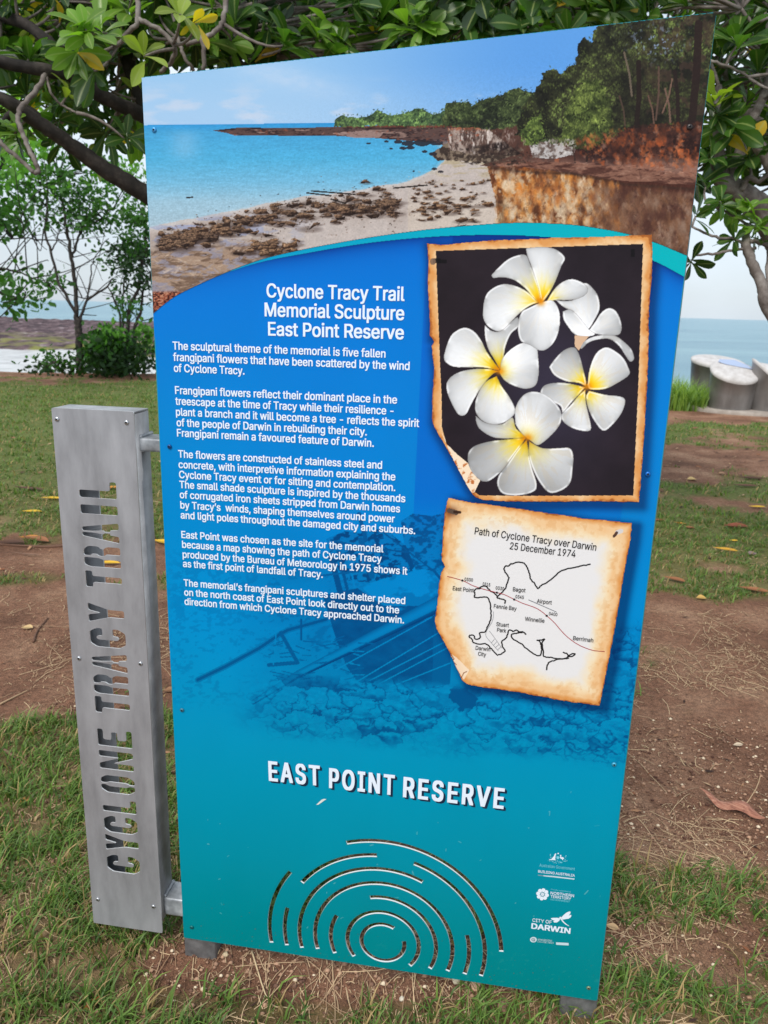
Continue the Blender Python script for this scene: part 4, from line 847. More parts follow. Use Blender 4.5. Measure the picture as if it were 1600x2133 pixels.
# --- screws
def screw(parent, X, Z, y, r, m):
    mb = MB(); n = 18; prof = [(r, 0), (r * .96, .45), (r * .75, .85), (r * .42, 1.0)]; th = np.arange(n) / n * 2 * np.pi; rings = []
    for q, h in prof: rings.append(np.stack([X + q * np.cos(th), np.full(n, y - h * r * .55), Z + q * np.sin(th)], 1))
    V = np.concatenate(rings); j = np.arange(n); F = [np.stack([i * n + j, i * n + (j + 1) % n, (i + 1) * n + (j + 1) % n, (i + 1) * n + j], 1) for i in range(len(prof) - 1)]
    mb.add(V, np.concatenate(F)); o = mb.build('screw', m, parent, True)
    k = 6; th = np.arange(k) / k * 2 * np.pi; a = np.stack([X + r * .42 * np.cos(th), np.full(k, y - r * .55), Z + r * .42 * np.sin(th)], 1); b = a + [0, r * .4, 0]
    me = o.data; V0 = len(me.vertices)
    V2 = np.concatenate([V, a, b]); j = np.arange(k); sock = np.stack([V0 + j, V0 + (j + 1) % k, V0 + k + (j + 1) % k, V0 + k + j], 1)
    jj = np.arange(n); last = (len(prof) - 1) * n
    bpy.data.objects.remove(o)
    o = mesh_np('screw', V2, [np.concatenate(F + [sock]), np.array([list(V0 + k + np.arange(k))])], m, parent, False)
    me = o.data; me.materials.append(M['recess']); nf = len(me.polygons)
    for p in me.polygons: p.use_smooth = p.index < nf - k - 1; p.material_index = 1 if p.index >= nf - k - 1 else 0
    return o
for (pu, pv), c in {(322, 271): (70, 150, 205), (1436, 265): (58, 52, 52), (354, 930): (0, 70, 130), (1349, 987): (20, 105, 190), (380, 1478): (60, 120, 140), (1279, 1591): (70, 165, 195), (400, 1930): (10, 110, 110), (1226, 2056): (120, 140, 110)}.items():
    X, Z = loc(pu, pv); screw(panel, X, Z, -.0020, .0046, mat('painted_screw_head', S(*c), .3, .3))

# --- posts behind the panel, arms, side plate with its housing
def lpx(u, v, back): return loc(u, v, back)
for (u0, u1, vb) in ((388, 452, 1990), (1163, 1241, 2110)):
    Xa, Xb = lpx(u0, vb, .02)[0], lpx(u1, vb, .02)[0]; mbp = MB(); mbp.box(Xa, Xb, .012, .012 + .06, -.02, 1.72, .004); mbp.build('post', M['post'], sign)
for Zr in (.62, 1.30): 
    mbp = MB(); mbp.box(lpx(455, 1000, .02)[0], lpx(1160, 1000, .02)[0], .020, .060, Zr, Zr + .04, .003); mbp.build('cross_rail', M['galv_dark'], sign)
PLT = loc(108., 852.); PTR = loc(281., 855.); PBL = loc(194.5, 1923.5); PBR = loc(336., 1942.)
px0 = (PLT[0] + PBL[0]) / 2; px1 = (PTR[0] + PBR[0]) / 2; pz1 = (PLT[1] + PTR[1]) / 2; pz0 = (PBL[1] + PBR[1]) / 2
# stencil letters, drawn reading upward
G = {
 'C': [[(1, .64), (1, .80), (.80, 1), (.20, 1), (0, .82), (0, .18), (.20, 0), (.80, 0), (1, .20), (1, .36), (.60, .36), (.60, .24), (.52, .19), (.46, .19), (.40, .24), (.40, .76), (.46, .81), (.54, .81), (.60, .76), (.60, .64)]],
 'Y': [[(0, 1), (.38, 1), (.5, .66), (.62, 1), (1, 1), (.70, .42), (.70, 0), (.30, 0), (.30, .42)]],
 'L': [[(0, 0), (0, 1), (.46, 1), (.46, .18), (1, .18), (1, 0)]],
 'O': [[(.46, 0), (.2, .0), (0, .18), (0, .82), (.2, 1), (.46, 1), (.46, .84), (.38, .76), (.38, .24), (.46, .16)], [(.54, 0), (.8, .0), (1, .18), (1, .82), (.8, 1), (.54, 1), (.54, .84), (.62, .76), (.62, .24), (.54, .16)]],
 'N': [[(0, 0), (0, 1), (.30, 1), (.66, .42), (.66, 1), (1, 1), (1, 0), (.70, 0), (.34, .58), (.34, 0)]],
 'E': [[(0, 0), (0, 1), (1, 1), (1, .83), (.40, .83), (.40, .60), (.86, .60), (.86, .42), (.40, .42), (.40, .17), (1, .17), (1, 0)]],
 'T': [[(0, 1), (1, 1), (1, .80), (.69, .80), (.69, 0), (.31, 0), (.31, .80), (0, .80)]],
 'R': [[(0, 0), (0, .86), (.10, 1), (.45, 1), (.45, .60), (.38, .5), (.38, 0)], [(.53, 1), (.82, 1), (1, .86), (1, .60), (.84, .48), (1, .36), (1, 0), (.62, 0), (.62, .40), (.53, .46), (.53, .58), (.62, .64), (.62, .78), (.53, .84)]],
 'A': [[(0, 0), (.28, 1), (.47, 1), (.47, .72), (.41, .42), (.47, .40), (.47, .24), (.38, .24), (.34, 0)], [(1, 0), (.72, 1), (.53, 1), (.53, .72), (.59, .42), (.53, .40), (.53, .24), (.62, .24), (.66, 0)]],
 'I': [[(0, 0), (0, 1), (1, 1), (1, 0)]]}
LET = [('C', 1783, 1818), ('Y', 1741, 1774), ('C', 1702, 1736), ('L', 1666, 1693), ('O', 1617, 1653), ('N', 1566, 1604), ('E', 1521, 1556), ('T', 1453, 1487), ('R', 1407, 1447), ('A', 1361, 1400), ('C', 1310, 1349), ('Y', 1258, 1298), ('T', 1191, 1225), ('R', 1139, 1182), ('A', 1088, 1130), ('I', 1053, 1072), ('L', 1003, 1038)]
xc0 = loc(221., 1800.)[0]; xc1 = loc(291., 1800.)[0]; xd0 = loc(167., 1030.)[0]; xd1 = loc(243., 1030.)[0]
capL = (xc0 + xd0) / 2; capR = (xc1 + xd1) / 2
holes = []
for ch, v0, v1 in LET:
    um = 256 - (1800 - v0) * .065; z1 = loc(um, v0)[1]; z0 = loc(um, v1)[1]
    for P in G[ch]: holes.append(round_poly([(capR + (capL - capR) * t, z0 + (z1 - z0) * s) for s, t in P], .0042, 3))
plate = sheet('name_plate', round_poly([(px0, pz1), (px1, pz1), (px1, pz0), (px0, pz0)], .004), holes, .003, (M['plate'], mat('plate_cut_edge', (.75, .75, .76, 1), .35, .4)), sign)
plate['label'] = 'narrow grey plate with trail name cut out of it'
for q in ((119, 873), (264, 880), (165, 1371), (293, 1382), (204, 1873), (320, 1888)):
    X, Z = loc(*q); screw(plate, X, Z, -.0003, .0050, M['screw'])
DEP = .066; t = .005
mbp = MB()
mbp.box(px0, px0 + t, .0042, DEP, pz0 + .03, pz1 - .0055)                    # far side
mbp.box(px1 - t, px1 - .001, .0042, DEP, pz0 + .03, pz1 - .0055)             # near side
mbp.box(px0, px1 - .001, .0036, DEP, pz1 - .005, pz1 - .0005, .0015)         # cap
mbp.box(px0 + t + .001, px1 - t - .001, .0042, DEP, pz0 + .03, pz0 + .035)
mbp.build('plate_housing', M['galv_dark'], sign); mbp = MB(); mbp.box(px0 + t + .001, px0 + .055, DEP - .005, DEP - .001, pz0 + .036, pz1 - .006)
mbp.box(px1 - .030, px1 - t - .001, DEP - .005, DEP - .001, pz0 + .036, pz1 - .006)
mbp.build('housing_lip', M['lip'], sign)
# welded arms (rectangular tube)
Xl = px1 - .001; Xr = lpx(400, 1000, .03)[0]
for (va, vb_, u) in ((912, 940, 300), (1868, 1903, 345)):
    z1 = lpx(u, va, .020)[1]; z0 = lpx(u, vb_, .020)[1]
    mbp = MB(); mbp.box(Xl, Xr, .016, .075, z0, z1, .005); mbp.build('arm', M['galv'], sign)
    mbp = MB(); W_ = np.array([(Xl + .002, y_, z1 + .002) for y_ in np.linspace(.02, .072, 9)]) + (rng.random((9, 3)) - .5) * .0015; mbp.tube(W_, .004, 6); mbp.build('weld_bead', M['galv'], sign, True)

# ------------------------------------------------------------------ ground, shore and sea
def grass_mask(u, v, X, Y):
    l = np.interp(v, [770, 782, 805, 830, 1000, 1090, 1125, 1150, 1185, 1205, 1262, 1290, 1480, 1515, 1560, 1900, 2140, 2600], [.05, .1, .6, .95, .95, .8, .35, .02, .10, .5, .45, .0, .02, .6, .9, .9, .75, .6])
    r = np.interp(v, [848, 876, 888, 922, 942, 990, 1015, 1050, 1080, 1230, 1258, 1300, 1770, 1808, 1850, 1950, 2140, 2600], [.1, .08, .75, .6, .12, .18, .6, .5, .85, .9, .2, .0, .0, .6, .85, .7, .85, .6])
    t = sst(330, 1250, u); g = l * (1 - t) + r * t
    g = g - .9 * sst(1.15, .75, np.hypot((u - 720) / 470, (v - 2015) / 78)) - .7 * sst(1.2, .7, np.hypot((u - 440) / 130, (v - 2000) / 75))
    g = g + .35 * sst(1.1, .8, np.hypot((u - 880) / 260, (v - 2125) / 30))
    n = fbm(X * 1.9, Y * 1.9, 4, 200); n2 = fbm(X * 7, Y * 7, 3, 201)
    return np.clip(sst(.30, .62, g + 1.1 * (n - .5) + .55 * (n2 - .5)), 0, 1) * (g > -.2)
def edge_y(X): return np.interp(X, [-40, -8, -5, 0, 4, 8, 40], [17.0, 17.0, 17.6, 16.4, 14.2, 14.0, 15.0])
def ground_z(X, Y):
    e = edge_y(X); z = -3.4 * sst(0, 7, Y - e) + .044 * sst(1.34, 1.5, Y + .15 * X) * sst(2.6, 1.7, Y + .15 * X) * sst(1.1, .6, np.abs(X + .05))
    return z + .012 * (fbm(X * 1.3, Y * 1.3, 4, 210) - .5) * sst(1.0, 3, Y) + .02 * (fbm(X * .5, Y * .5, 3, 211) - .5) * sst(3, 7, Y)
ys = np.concatenate([np.linspace(-3, 1.2, 24), np.linspace(1.22, 3.0, 150), np.linspace(3.02, 7, 150), np.linspace(7.05, 18, 140), np.linspace(18.2, 60, 40)])
xs_ = np.concatenate([np.linspace(-70, -9, 40), np.linspace(-8.8, -2.6, 80), np.linspace(-2.56, 2.56, 300), np.linspace(2.6, 8.8, 80), np.linspace(9, 70, 40)])
GX, GY = np.meshgrid(xs_, ys); GZ = ground_z(GX, GY); gu, gv = project(np.stack([GX, GY, GZ], -1)); behind = GY < .9
gm = np.where(behind, .5, grass_mask(gu, gv, GX, GY))
idx = np.arange(GX.size).reshape(GX.shape); q = np.stack([idx[:-1, :-1], idx[:-1, 1:], idx[1:, 1:], idx[1:, :-1]], -1).reshape(-1, 4)
m = mat('park_soil', rough=.95, spec=.2)
tco = nd(m, 'ShaderNodeTexCoord'); n1 = nd(m, 'ShaderNodeTexNoise', Scale=1.6, Detail=8, Roughness=.65); n2 = nd(m, 'ShaderNodeTexNoise', Scale=40, Detail=8, Roughness=.72); n3 = nd(m, 'ShaderNodeTexVoronoi', Scale=170)
for x in (n1, n2, n3): lk(m, tco.outputs['Object'], x.inputs['Vector'])
r1 = ramp(m, (.30, S(92, 64, 50)), (.5, S(142, 104, 83)), (.70, S(178, 142, 116))); lk(m, n1.outputs['Fac'], r1.inputs['Fac'])
r2 = ramp(m, (.30, (.42, .40, .38, 1)), (.5, (.95, .95, .95, 1)), (.72, (1.45, 1.4, 1.35, 1))); lk(m, n2.outputs['Fac'], r2.inputs['Fac'])
n5 = nd(m, 'ShaderNodeTexNoise', Scale=260, Detail=4, Roughness=.7); lk(m, tco.outputs['Object'], n5.inputs['Vector']); r5 = ramp(m, (.36, (.30, .28, .26, 1)), (.5, (1, 1, 1, 1)), (.64, (1.7, 1.65, 1.55, 1))); lk(m, n5.outputs['Fac'], r5.inputs['Fac'])
mv = nd(m, 'ShaderNodeMixRGB', blend_type='MULTIPLY', Fac=.7); lk(m, r2.outputs['Color'], mv.inputs['Color1']); lk(m, r5.outputs['Color'], mv.inputs['Color2'])
mu = nd(m, 'ShaderNodeMixRGB', blend_type='MULTIPLY', Fac=.85); lk(m, r1.outputs['Color'], mu.inputs['Color1']); lk(m, mv.outputs['Color'], mu.inputs['Color2'])
at_ = nd(m, 'ShaderNodeAttribute', attribute_name='grass'); n4 = nd(m, 'ShaderNodeTexNoise', Scale=22, Detail=6, Roughness=.7); lk(m, tco.outputs['Object'], n4.inputs['Vector'])
r3 = ramp(m, (.3, S(60, 76, 38)), (.5, S(94, 114, 54)), (.7, S(126, 130, 72))); lk(m, n4.outputs['Fac'], r3.inputs['Fac'])
fa = nd(m, 'ShaderNodeMath', operation='MULTIPLY'); fa.inputs[1].default_value = .72; lk(m, at_.outputs['Fac'], fa.inputs[0])
mg = nd(m, 'ShaderNodeMixRGB'); lk(m, fa.outputs[0], mg.inputs['Fac']); lk(m, mu.outputs['Color'], mg.inputs['Color1']); lk(m, r3.outputs['Color'], mg.inputs['Color2']); lk(m, mg.outputs['Color'], bsdf(m).inputs['Base Color'])
b1 = nd(m, 'ShaderNodeBump', Strength=1.0, Distance=.022); lk(m, n2.outputs['Fac'], b1.inputs['Height']); b2 = nd(m, 'ShaderNodeBump', Strength=.35, Distance=.004); lk(m, n3.outputs['Distance'], b2.inputs['Height']); lk(m, b1.outputs[0], b2.inputs['Normal']); lk(m, b2.outputs[0], bsdf(m).inputs['Normal'])
g_ = mesh_np('ground', np.stack([GX.ravel(), GY.ravel(), GZ.ravel()], 1), q, m, None, True, None, {'grass': (gm * np.interp(GY, [1.6, 3.5, 7], [.45, .7, 1.2])).ravel()}); tag(g_, kind='structure')

# sea
SEA = -2.5
m = mat('sea_water', S(96, 142, 152), .28, 0, .3)
tco = nd(m, 'ShaderNodeTexCoord'); mpp = nd(m, 'ShaderNodeMapping'); mpp.inputs['Scale'].default_value = (.35, 1.1, 1); lk(m, tco.outputs['Object'], mpp.inputs['Vector'])
n1 = nd(m, 'ShaderNodeTexNoise', Scale=.9, Detail=7, Roughness=.6); lk(m, mpp.outputs[0], n1.inputs['Vector']); b1 = nd(m, 'ShaderNodeBump', Strength=1.0, Distance=.8); lk(m, n1.outputs['Fac'], b1.inputs['Height']); lk(m, b1.outputs[0], bsdf(m).inputs['Normal'])
n2 = nd(m, 'ShaderNodeTexNoise', Scale=.05, Detail=5); lk(m, mpp.outputs[0], n2.inputs['Vector']); r1 = ramp(m, (.35, S(92, 138, 158)), (.65, S(126, 166, 178))); lk(m, n2.outputs['Fac'], r1.inputs['Fac']); lk(m, r1.outputs['Color'], bsdf(m).inputs['Base Color'])
o = mesh_np('sea', [(-40000, 12, SEA), (40000, 12, SEA), (40000, 50000, SEA), (-40000, 50000, SEA)], np.array([(0, 1, 2, 3)]), m); tag(o, kind='structure')
# wet sand and reef flat on the left
def strip(name, xs, ys, zf, matl, keep=None, col=None):
    X, Y = np.meshgrid(xs, ys); Z = zf(X, Y); i = np.arange(X.size).reshape(X.shape); q = np.stack([i[:-1, :-1], i[:-1, 1:], i[1:, 1:], i[1:, :-1]], -1).reshape(-1, 4)
    return tag(mesh_np(name, np.stack([X.ravel(), Y.ravel(), Z.ravel()], 1), q, matl, None, True), kind='structure')
ms = noise_mat('wet_sand_sky_sheen', [(.32, S(150, 144, 140)), (.5, S(196, 193, 190)), (.7, S(214, 211, 208))], scale=.4, rough=.25, spec=.6)  # pale sky reflection on the wet flat is put into this colour
strip('sand', np.linspace(-70, -6, 60), np.linspace(30, 66, 40), lambda X, Y: SEA + .08 + .25 * sst(-14, -6, X) * -1 + .03 * (fbm(X * .3, Y * .3, 3, 220) - .5), ms)
mr = mat('reef_rock', rough=.85, spec=.3); tco = nd(mr, 'ShaderNodeTexCoord'); mpp = nd(mr, 'ShaderNodeMapping'); mpp.inputs['Scale'].default_value = (.5, .25, 1); lk(mr, tco.outputs['Object'], mpp.inputs['Vector'])
n1 = nd(mr, 'ShaderNodeTexNoise', Scale=1.6, Detail=8, Roughness=.7); lk(mr, mpp.outputs[0], n1.inputs['Vector']); r1 = ramp(mr, (.36, S(40, 30, 34)), (.5, S(84, 66, 70)), (.6, S(116, 96, 98)), (.72, S(190, 182, 186))); lk(mr, n1.outputs['Fac'], r1.inputs['Fac'])
n2 = nd(mr, 'ShaderNodeTexNoise', Scale=.35, Detail=5); lk(mr, tco.outputs['Object'], n2.inputs['Vector']); sx_ = nd(mr, 'ShaderNodeSeparateXYZ'); lk(mr, tco.outputs['Object'], sx_.inputs[0])
yr = nd(mr, 'ShaderNodeMapRange'); yr.inputs['From Min'].default_value = 92; yr.inputs['From Max'].default_value = 66; lk(mr, sx_.outputs['Y'], yr.inputs['Value'])
r2 = ramp(mr, (.44, (0, 0, 0, 1)), (.54, (1, 1, 1, 1))); lk(mr, n2.outputs['Fac'], r2.inputs['Fac']); mm_ = nd(mr, 'ShaderNodeMath', operation='MULTIPLY'); lk(mr, r2.outputs['Color'], mm_.inputs[0]); lk(mr, yr.outputs[0], mm_.inputs[1])
mg = nd(mr, 'ShaderNodeMixRGB'); mg.inputs['Color2'].default_value = S(122, 122, 62); lk(mr, mm_.outputs[0], mg.inputs['Fac']); lk(mr, r1.outputs['Color'], mg.inputs['Color1']); lk(mr, mg.outputs['Color'], bsdf(mr).inputs['Base Color'])
def reef_z(X, Y):
    far = np.interp(X, [-150, -45, -30, -10], [170, 165, 140, 118]); near = np.interp(X, [-40, -24, -14, -6], [60, 57, 50, 44]) + 9 * (fbm(X * .15, Y * 0, 4, 222) - .5)
    return SEA - .5 + .85 * sst(0, 10, Y - near) * sst(0, 10, far - Y + 20 * (fbm(X * .06, Y * .06, 3, 223) - .5)) * sst(0, -14, X + 2 + 8 * (fbm(X * 0, Y * .1, 3, 224) - .5)) + .9 * (fbm(X * .55, Y * .4, 5, 221) - .5)
strip('reef', np.linspace(-150, 4, 380), np.linspace(36, 180, 290), reef_z, mr)

# ------------------------------------------------------------------ grass, straw, gravel
def blades(P, H, Wd, lean, az, col, bend=1.0, segs=3):
    n = len(P); t = np.linspace(0, 1, segs + 1); d = np.stack([np.cos(az), np.sin(az), np.zeros(n)], 1); s = np.stack([-np.sin(az + .6), np.cos(az + .6), np.zeros(n)], 1)
    V = np.zeros((n, segs + 1, 2, 3))
    for i, ti in enumerate(t):
        an = lean * (ti ** 1.0) * bend; c = P + d * (H * ti * np.sin(an * .9))[:, None] + np.array([0, 0, 1.0]) * (H * ti * np.cos(an * .9))[:, None]
        w = Wd * (1 - ti ** 1.6) * .5 + .0001; V[:, i, 0] = c - s * w[:, None]; V[:, i, 1] = c + s * w[:, None]
    base = (np.arange(n) * (segs + 1) * 2)[:, None, None]; i = np.arange(segs)
    F = np.stack([2 * i, 2 * i + 1, 2 * i + 3, 2 * i + 2], 1)[None] + base
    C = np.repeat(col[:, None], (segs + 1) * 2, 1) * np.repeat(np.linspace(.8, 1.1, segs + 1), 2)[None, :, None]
    return V.reshape(-1, 3), F.reshape(-1, 4), C.reshape(-1, 3)
M['grass'] = attr_mat('grass_blades', .45, .35, .3, (1.3, 1.5, .6, 1))
VV = []; FF = []; CC = []; nn = 0
def sow(x0, x1, y0, y1, N, h, w, seed, lean=(.3, 1.4), per=9, spread=.012):
    global nn
    r = np.random.default_rng(seed); X = x0 + (x1 - x0) * r.random(N); Y = y0 + (y1 - y0) * r.random(N); Z = ground_z(X, Y); u, v = project(np.stack([X, Y, Z], 1))
    cl = fbm(X * 5, Y * 5, 4, seed); k = (r.random(N) < grass_mask(u, v, X, Y) * (.30 + 1.1 * sst(.34, .56, cl))) & (u > -260) & (u < 1860) & (v < 2500) & (Y < edge_y(X) + .3)
    X, Y, cl = X[k], Y[k], cl[k]; m_ = len(X); j = np.repeat(np.arange(m_), per); n = len(j); th = r.random(n) * 6.283
    tw = r.random(m_)[j]; X = X[j] + spread * r.normal(size=n); Y = Y[j] + spread * r.normal(size=n); Z = ground_z(X, Y)
    H = h * (.4 + .8 * r.random(n)) * (.7 + .6 * tw); Wd = w * (.6 + .8 * r.random(n)); le = lean[0] + (lean[1] - lean[0]) * r.random(n)
    g = r.random(n)[:, None] * .6 + .4 * tw[:, None]; dry = (r.random(n) < .12 + .25 * sst(.55, .3, cl[j]))[:, None]; pal = lin((58, 92, 44)) * (1 - g) + lin((128, 156, 74)) * g; pal = np.where(dry, lin((176, 150, 106)), pal) * (.75 + .5 * r.random(n))[:, None]
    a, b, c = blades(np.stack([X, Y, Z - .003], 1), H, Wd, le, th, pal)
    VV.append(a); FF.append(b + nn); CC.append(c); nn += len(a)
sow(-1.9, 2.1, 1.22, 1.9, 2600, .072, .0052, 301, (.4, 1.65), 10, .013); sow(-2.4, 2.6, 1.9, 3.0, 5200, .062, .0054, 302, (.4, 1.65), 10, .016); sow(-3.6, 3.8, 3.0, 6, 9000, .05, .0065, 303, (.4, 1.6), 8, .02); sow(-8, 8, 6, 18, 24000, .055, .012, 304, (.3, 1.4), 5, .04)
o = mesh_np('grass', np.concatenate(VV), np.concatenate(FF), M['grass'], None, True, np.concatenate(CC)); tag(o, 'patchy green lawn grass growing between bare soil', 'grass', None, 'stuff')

# straw and dead grass stems lying on the soil
M['straw'] = attr_mat('dry_straw', .8, .2)
mb = MB(); r = np.random.default_rng(41); sv = []; sf = []; scc = []; nn = 0
def straw(N, x0, x1, y0, y1, l0, l1, w, seed):
    global nn
    r = np.random.default_rng(seed); X = x0 + (x1 - x0) * r.random(N); Y = y0 + (y1 - y0) * r.random(N); k = r.random(N) < .10 + .75 * sst(.45, .66, fbm(X * 2.1, Y * 2.1, 3, 400)); X, Y = X[k], Y[k]; n = len(X)
    L_ = l0 + (l1 - l0) * r.random(n) ** 9; az = r.random(n) * 6.28; cv = (r.random(n) - .5) * .9 * (1 + 1.0 * (r.random(n) < .08)); t = np.linspace(-.5, .5, 6); V = np.zeros((n, 6, 2, 3))
    for i, ti in enumerate(t):
        a = az + cv * ti; px = X + L_ * ti * np.cos(a); py = Y + L_ * ti * np.sin(a); pz = ground_z(px, py) + .002 + .008 * r.random(n) * (1 - abs(2 * ti)) + .002 * r.random(n)
        sx = -np.sin(a + cv * .5) * w * .5; sy = np.cos(a + cv * .5) * w * .5; V[:, i, 0] = np.stack([px - sx, py - sy, pz], 1); V[:, i, 1] = np.stack([px + sx, py + sy, pz + .0006], 1)
    base = (np.arange(n) * 12)[:, None, None] + nn; i = np.arange(5); F = np.stack([2 * i, 2 * i + 1, 2 * i + 3, 2 * i + 2], 1)[None] + base
    g = r.random(n)[:, None]; c = (lin((134, 104, 82)) * (1 - g) + lin((202, 174, 138)) * g); sv.append(V.reshape(-1, 3)); sf.append(F.reshape(-1, 4)); scc.append(np.repeat(c, 12, 0)); nn += n * 12
straw(20000, -1.7, 2.0, 1.25, 2.2, .010, .20, .0019, 42); straw(22000, -2.6, 2.7, 2.2, 4.0, .02, .28, .0024, 43); straw(9000, -4, 4.2, 4.0, 7.5, .04, .3, .0036, 44)
o = mesh_np('dry_straw', np.concatenate(sv), np.concatenate(sf), M['straw'], None, True, np.concatenate(scc)); tag(o, 'pale dry grass stems littering the bare soil', 'straw', None, 'stuff')

# crumbs of bark and dead leaf
r = np.random.default_rng(58); N = 9000; X = -4.5 + 9 * r.random(N); Y = 1.3 + 10 * r.random(N) ** 1.5; k = r.random(N) < .12 + .9 * sst(.48, .66, fbm(X * 1.3, Y * 1.3, 4, 410)); X, Y = X[k], Y[k]; n = len(X)
sz = (.004 + .020 * r.random(n) ** 3) * np.interp(Y, [1.3, 6, 11], [.7, 1.5, 2.4]); an = r.random(n) * 6.283; tl = (r.random((n, 2)) - .5) * .9; T4 = np.array([(-1, 0), (-.2, .38), (1, .1), (.1, -.36)])
px_ = T4[None, :, 0] * sz[:, None] * (1 + .3 * r.normal(size=(n, 4))); py_ = T4[None, :, 1] * sz[:, None] * (1 + .3 * r.normal(size=(n, 4))); V = np.stack([X[:, None] + px_ * np.cos(an)[:, None] - py_ * np.sin(an)[:, None], Y[:, None] + px_ * np.sin(an)[:, None] + py_ * np.cos(an)[:, None], ground_z(X, Y)[:, None] + .003 + sz[:, None] * .25 + px_ * tl[:, :1] * .6 + py_ * tl[:, 1:]], -1)
pal = np.array([lin(q_) for q_ in ((84, 58, 46), (118, 84, 64), (150, 112, 84), (176, 144, 112), (64, 46, 40), (140, 90, 62))]); c = pal[r.integers(0, 6, n)] * (.8 + .4 * r.random(n))[:, None]
o = mesh_np('leaf_litter', V.reshape(-1, 3), (np.arange(n) * 4)[:, None] + np.arange(4)[None], M['straw'], None, False, np.repeat(c, 4, 0)); tag(o, 'crumbled brown bark and leaf bits strewn over the soil and lawn', 'leaf litter', None, 'stuff')

# gravel near the foot of the sign
ico = np.array([(0, 0, 1), (.9, 0, .2), (.28, .85, .2), (-.72, .53, .2), (-.72, -.53, .2), (.28, -.85, .2), (0, 0, -.6)]); icf = np.array([(0, 1, 2), (0, 2, 3), (0, 3, 4), (0, 4, 5), (0, 5, 1), (6, 2, 1), (6, 3, 2), (6, 4, 3), (6, 5, 4), (6, 1, 5)])
r = np.random.default_rng(51); N = 42000; X = -1.3 + 2.9 * r.random(N); Y = 1.28 + 1.5 * r.random(N) ** 1.6; u, v = project(np.stack([X, Y, np.zeros(N)], 1)); k = r.random(N) > grass_mask(u, v, X, Y) * .8; X, Y = X[k], Y[k]; n = len(X)
sz = .0014 + .0068 * r.random(n) ** 5; A = r.random((n, 7, 3)) * .5 + .75; V = ico[None] * A * sz[:, None, None] * np.array([1.2, 1, .8]); V = V + np.stack([X, Y, ground_z(X, Y) + sz * .25], 1)[:, None]
g = r.random(n)[:, None]; c = lin((84, 56, 48)) * (1 - g) + lin((186, 148, 122)) * g; c = np.where((r.random(n) < .07)[:, None], lin((226, 206, 178)), c)
o = mesh_np('gravel', V.reshape(-1, 3), (icf[None] + (np.arange(n) * 7)[:, None, None]).reshape(-1, 3), attr_mat('gravel', .9, .2), None, False, np.repeat(c, 7, 0)); tag(o, 'fine reddish gravel and grit in the bare soil around the sign foot', 'gravel', None, 'stuff')

# ------------------------------------------------------------------ stones, leaves and bark on the ground
def stone(name, u, v, sx, sy, sz, c, label, seed, rough=.9):
    import bmesh
    p = on_ground(float(u), float(v)); bm = bmesh.new(); bmesh.ops.create_icosphere(bm, subdivisions=3, radius=1); r = random.Random(seed); off = r.random() * 50
    pl = [Vector((r.uniform(-1, 1), r.uniform(-1, 1), r.uniform(-.6, 1))).normalized() for _ in range(9)]
    for w in bm.verts:
        d = w.co.normalized(); k = 1.0
        for a in pl:
            q_ = d.dot(a)
            if q_ > .3: k = min(k, .74 / q_)
        w.co = d * k
        w.co = Vector((w.co.x * sx, w.co.y * sy, w.co.z * sz)) * (1 + .05 * float(vnoise(np.array(d.x * 5 + off), np.array(d.y * 5 + d.z * 3))))
    me = bpy.data.meshes.new(name); bm.to_mesh(me); bm.free()
    me.materials.append(noise_mat('stone_' + name, [(.3, S(*[int(x * .75) for x in c])), (.6, S(*c)), (.8, S(*[min(255, int(x * 1.15)) for x in c]))], scale=60, rough=rough, bump=.4, bscale=150, bdist=.002))
    o = bpy.data.objects.new(name, me); COL.objects.link(o); o.location = (p[0], p[1], float(ground_z(np.array(p[0]), np.array(p[1]))) + sz * .35); o.rotation_euler = (0, 0, r.uniform(0, 6)); return tag(o, label, 'stone')
stone('stone', 980, 2055, .016, .013, .011, (218, 196, 160), 'small cream stone poking out from under the blue panel edge', 1)
stone('stone', 990, 2084, .018, .013, .010, (212, 170, 142), 'pinkish stone just in front of the small cream stone', 2)
stone('stone', 948, 2076, .012, .010, .007, (214, 200, 172), 'pale crumbly stone left of the pinkish stone under the sign', 3)
stone('stone', 283, 1949, .009, .008, .006, (206, 180, 146), 'buff pebble on the soil below the steel name plate', 4)
stone('stone', 470, 2017, .010, .008, .006, (214, 192, 158), 'buff pebble on bare soil right of the left post foot', 5)
stone('stone', 836, 2101, .007, .006, .005, (222, 210, 190), 'small white pebble on the soil left of the pinkish stone', 6)
stone('stone', 305, 2041, .006, .005, .004, (222, 206, 170), 'small yellowish pebble on soil at the lower left', 7)
stone('stone', 1045, 2124, .013, .012, .014, (160, 122, 100), 'brown stone left of the weathered timber offcut', 8)
# weathered timber peg beside the right post
pL = on_ground(1118., 2128.); pR = on_ground(1163., 2130.); mb = MB(); wv = np.linspace(-.02, .10, 10)
hx = np.linalg.norm(pR - pL); mb = MB()
for k, (xo, wd, hh) in enumerate(((-.036, .020, .085), (-.012, .026, .100))):
    P = np.array([(xo + .002 * math.sin(z * 60 + k), .004 * math.sin(z * 40 + k * 2), z) for z in np.linspace(-.02, hh, 9)]); mb.tube(P, wd / 2 * (1 + .08 * np.sin(np.arange(9) * 2.1 + k)), 7)
o = mb.build('timber_peg', noise_mat('rotting_timber', [(.3, S(72, 44, 22)), (.5, S(150, 98, 46)), (.7, S(196, 146, 84))], scale=26, rough=.85, bump=.7, bscale=60, stretch=(3, 3, .35), bdist=.004), None, True)
o.location = (pR[0] - .008, pR[1] + .035, 0); tag(o, 'orange brown split timber peg beside the right post under the sign', 'timber')

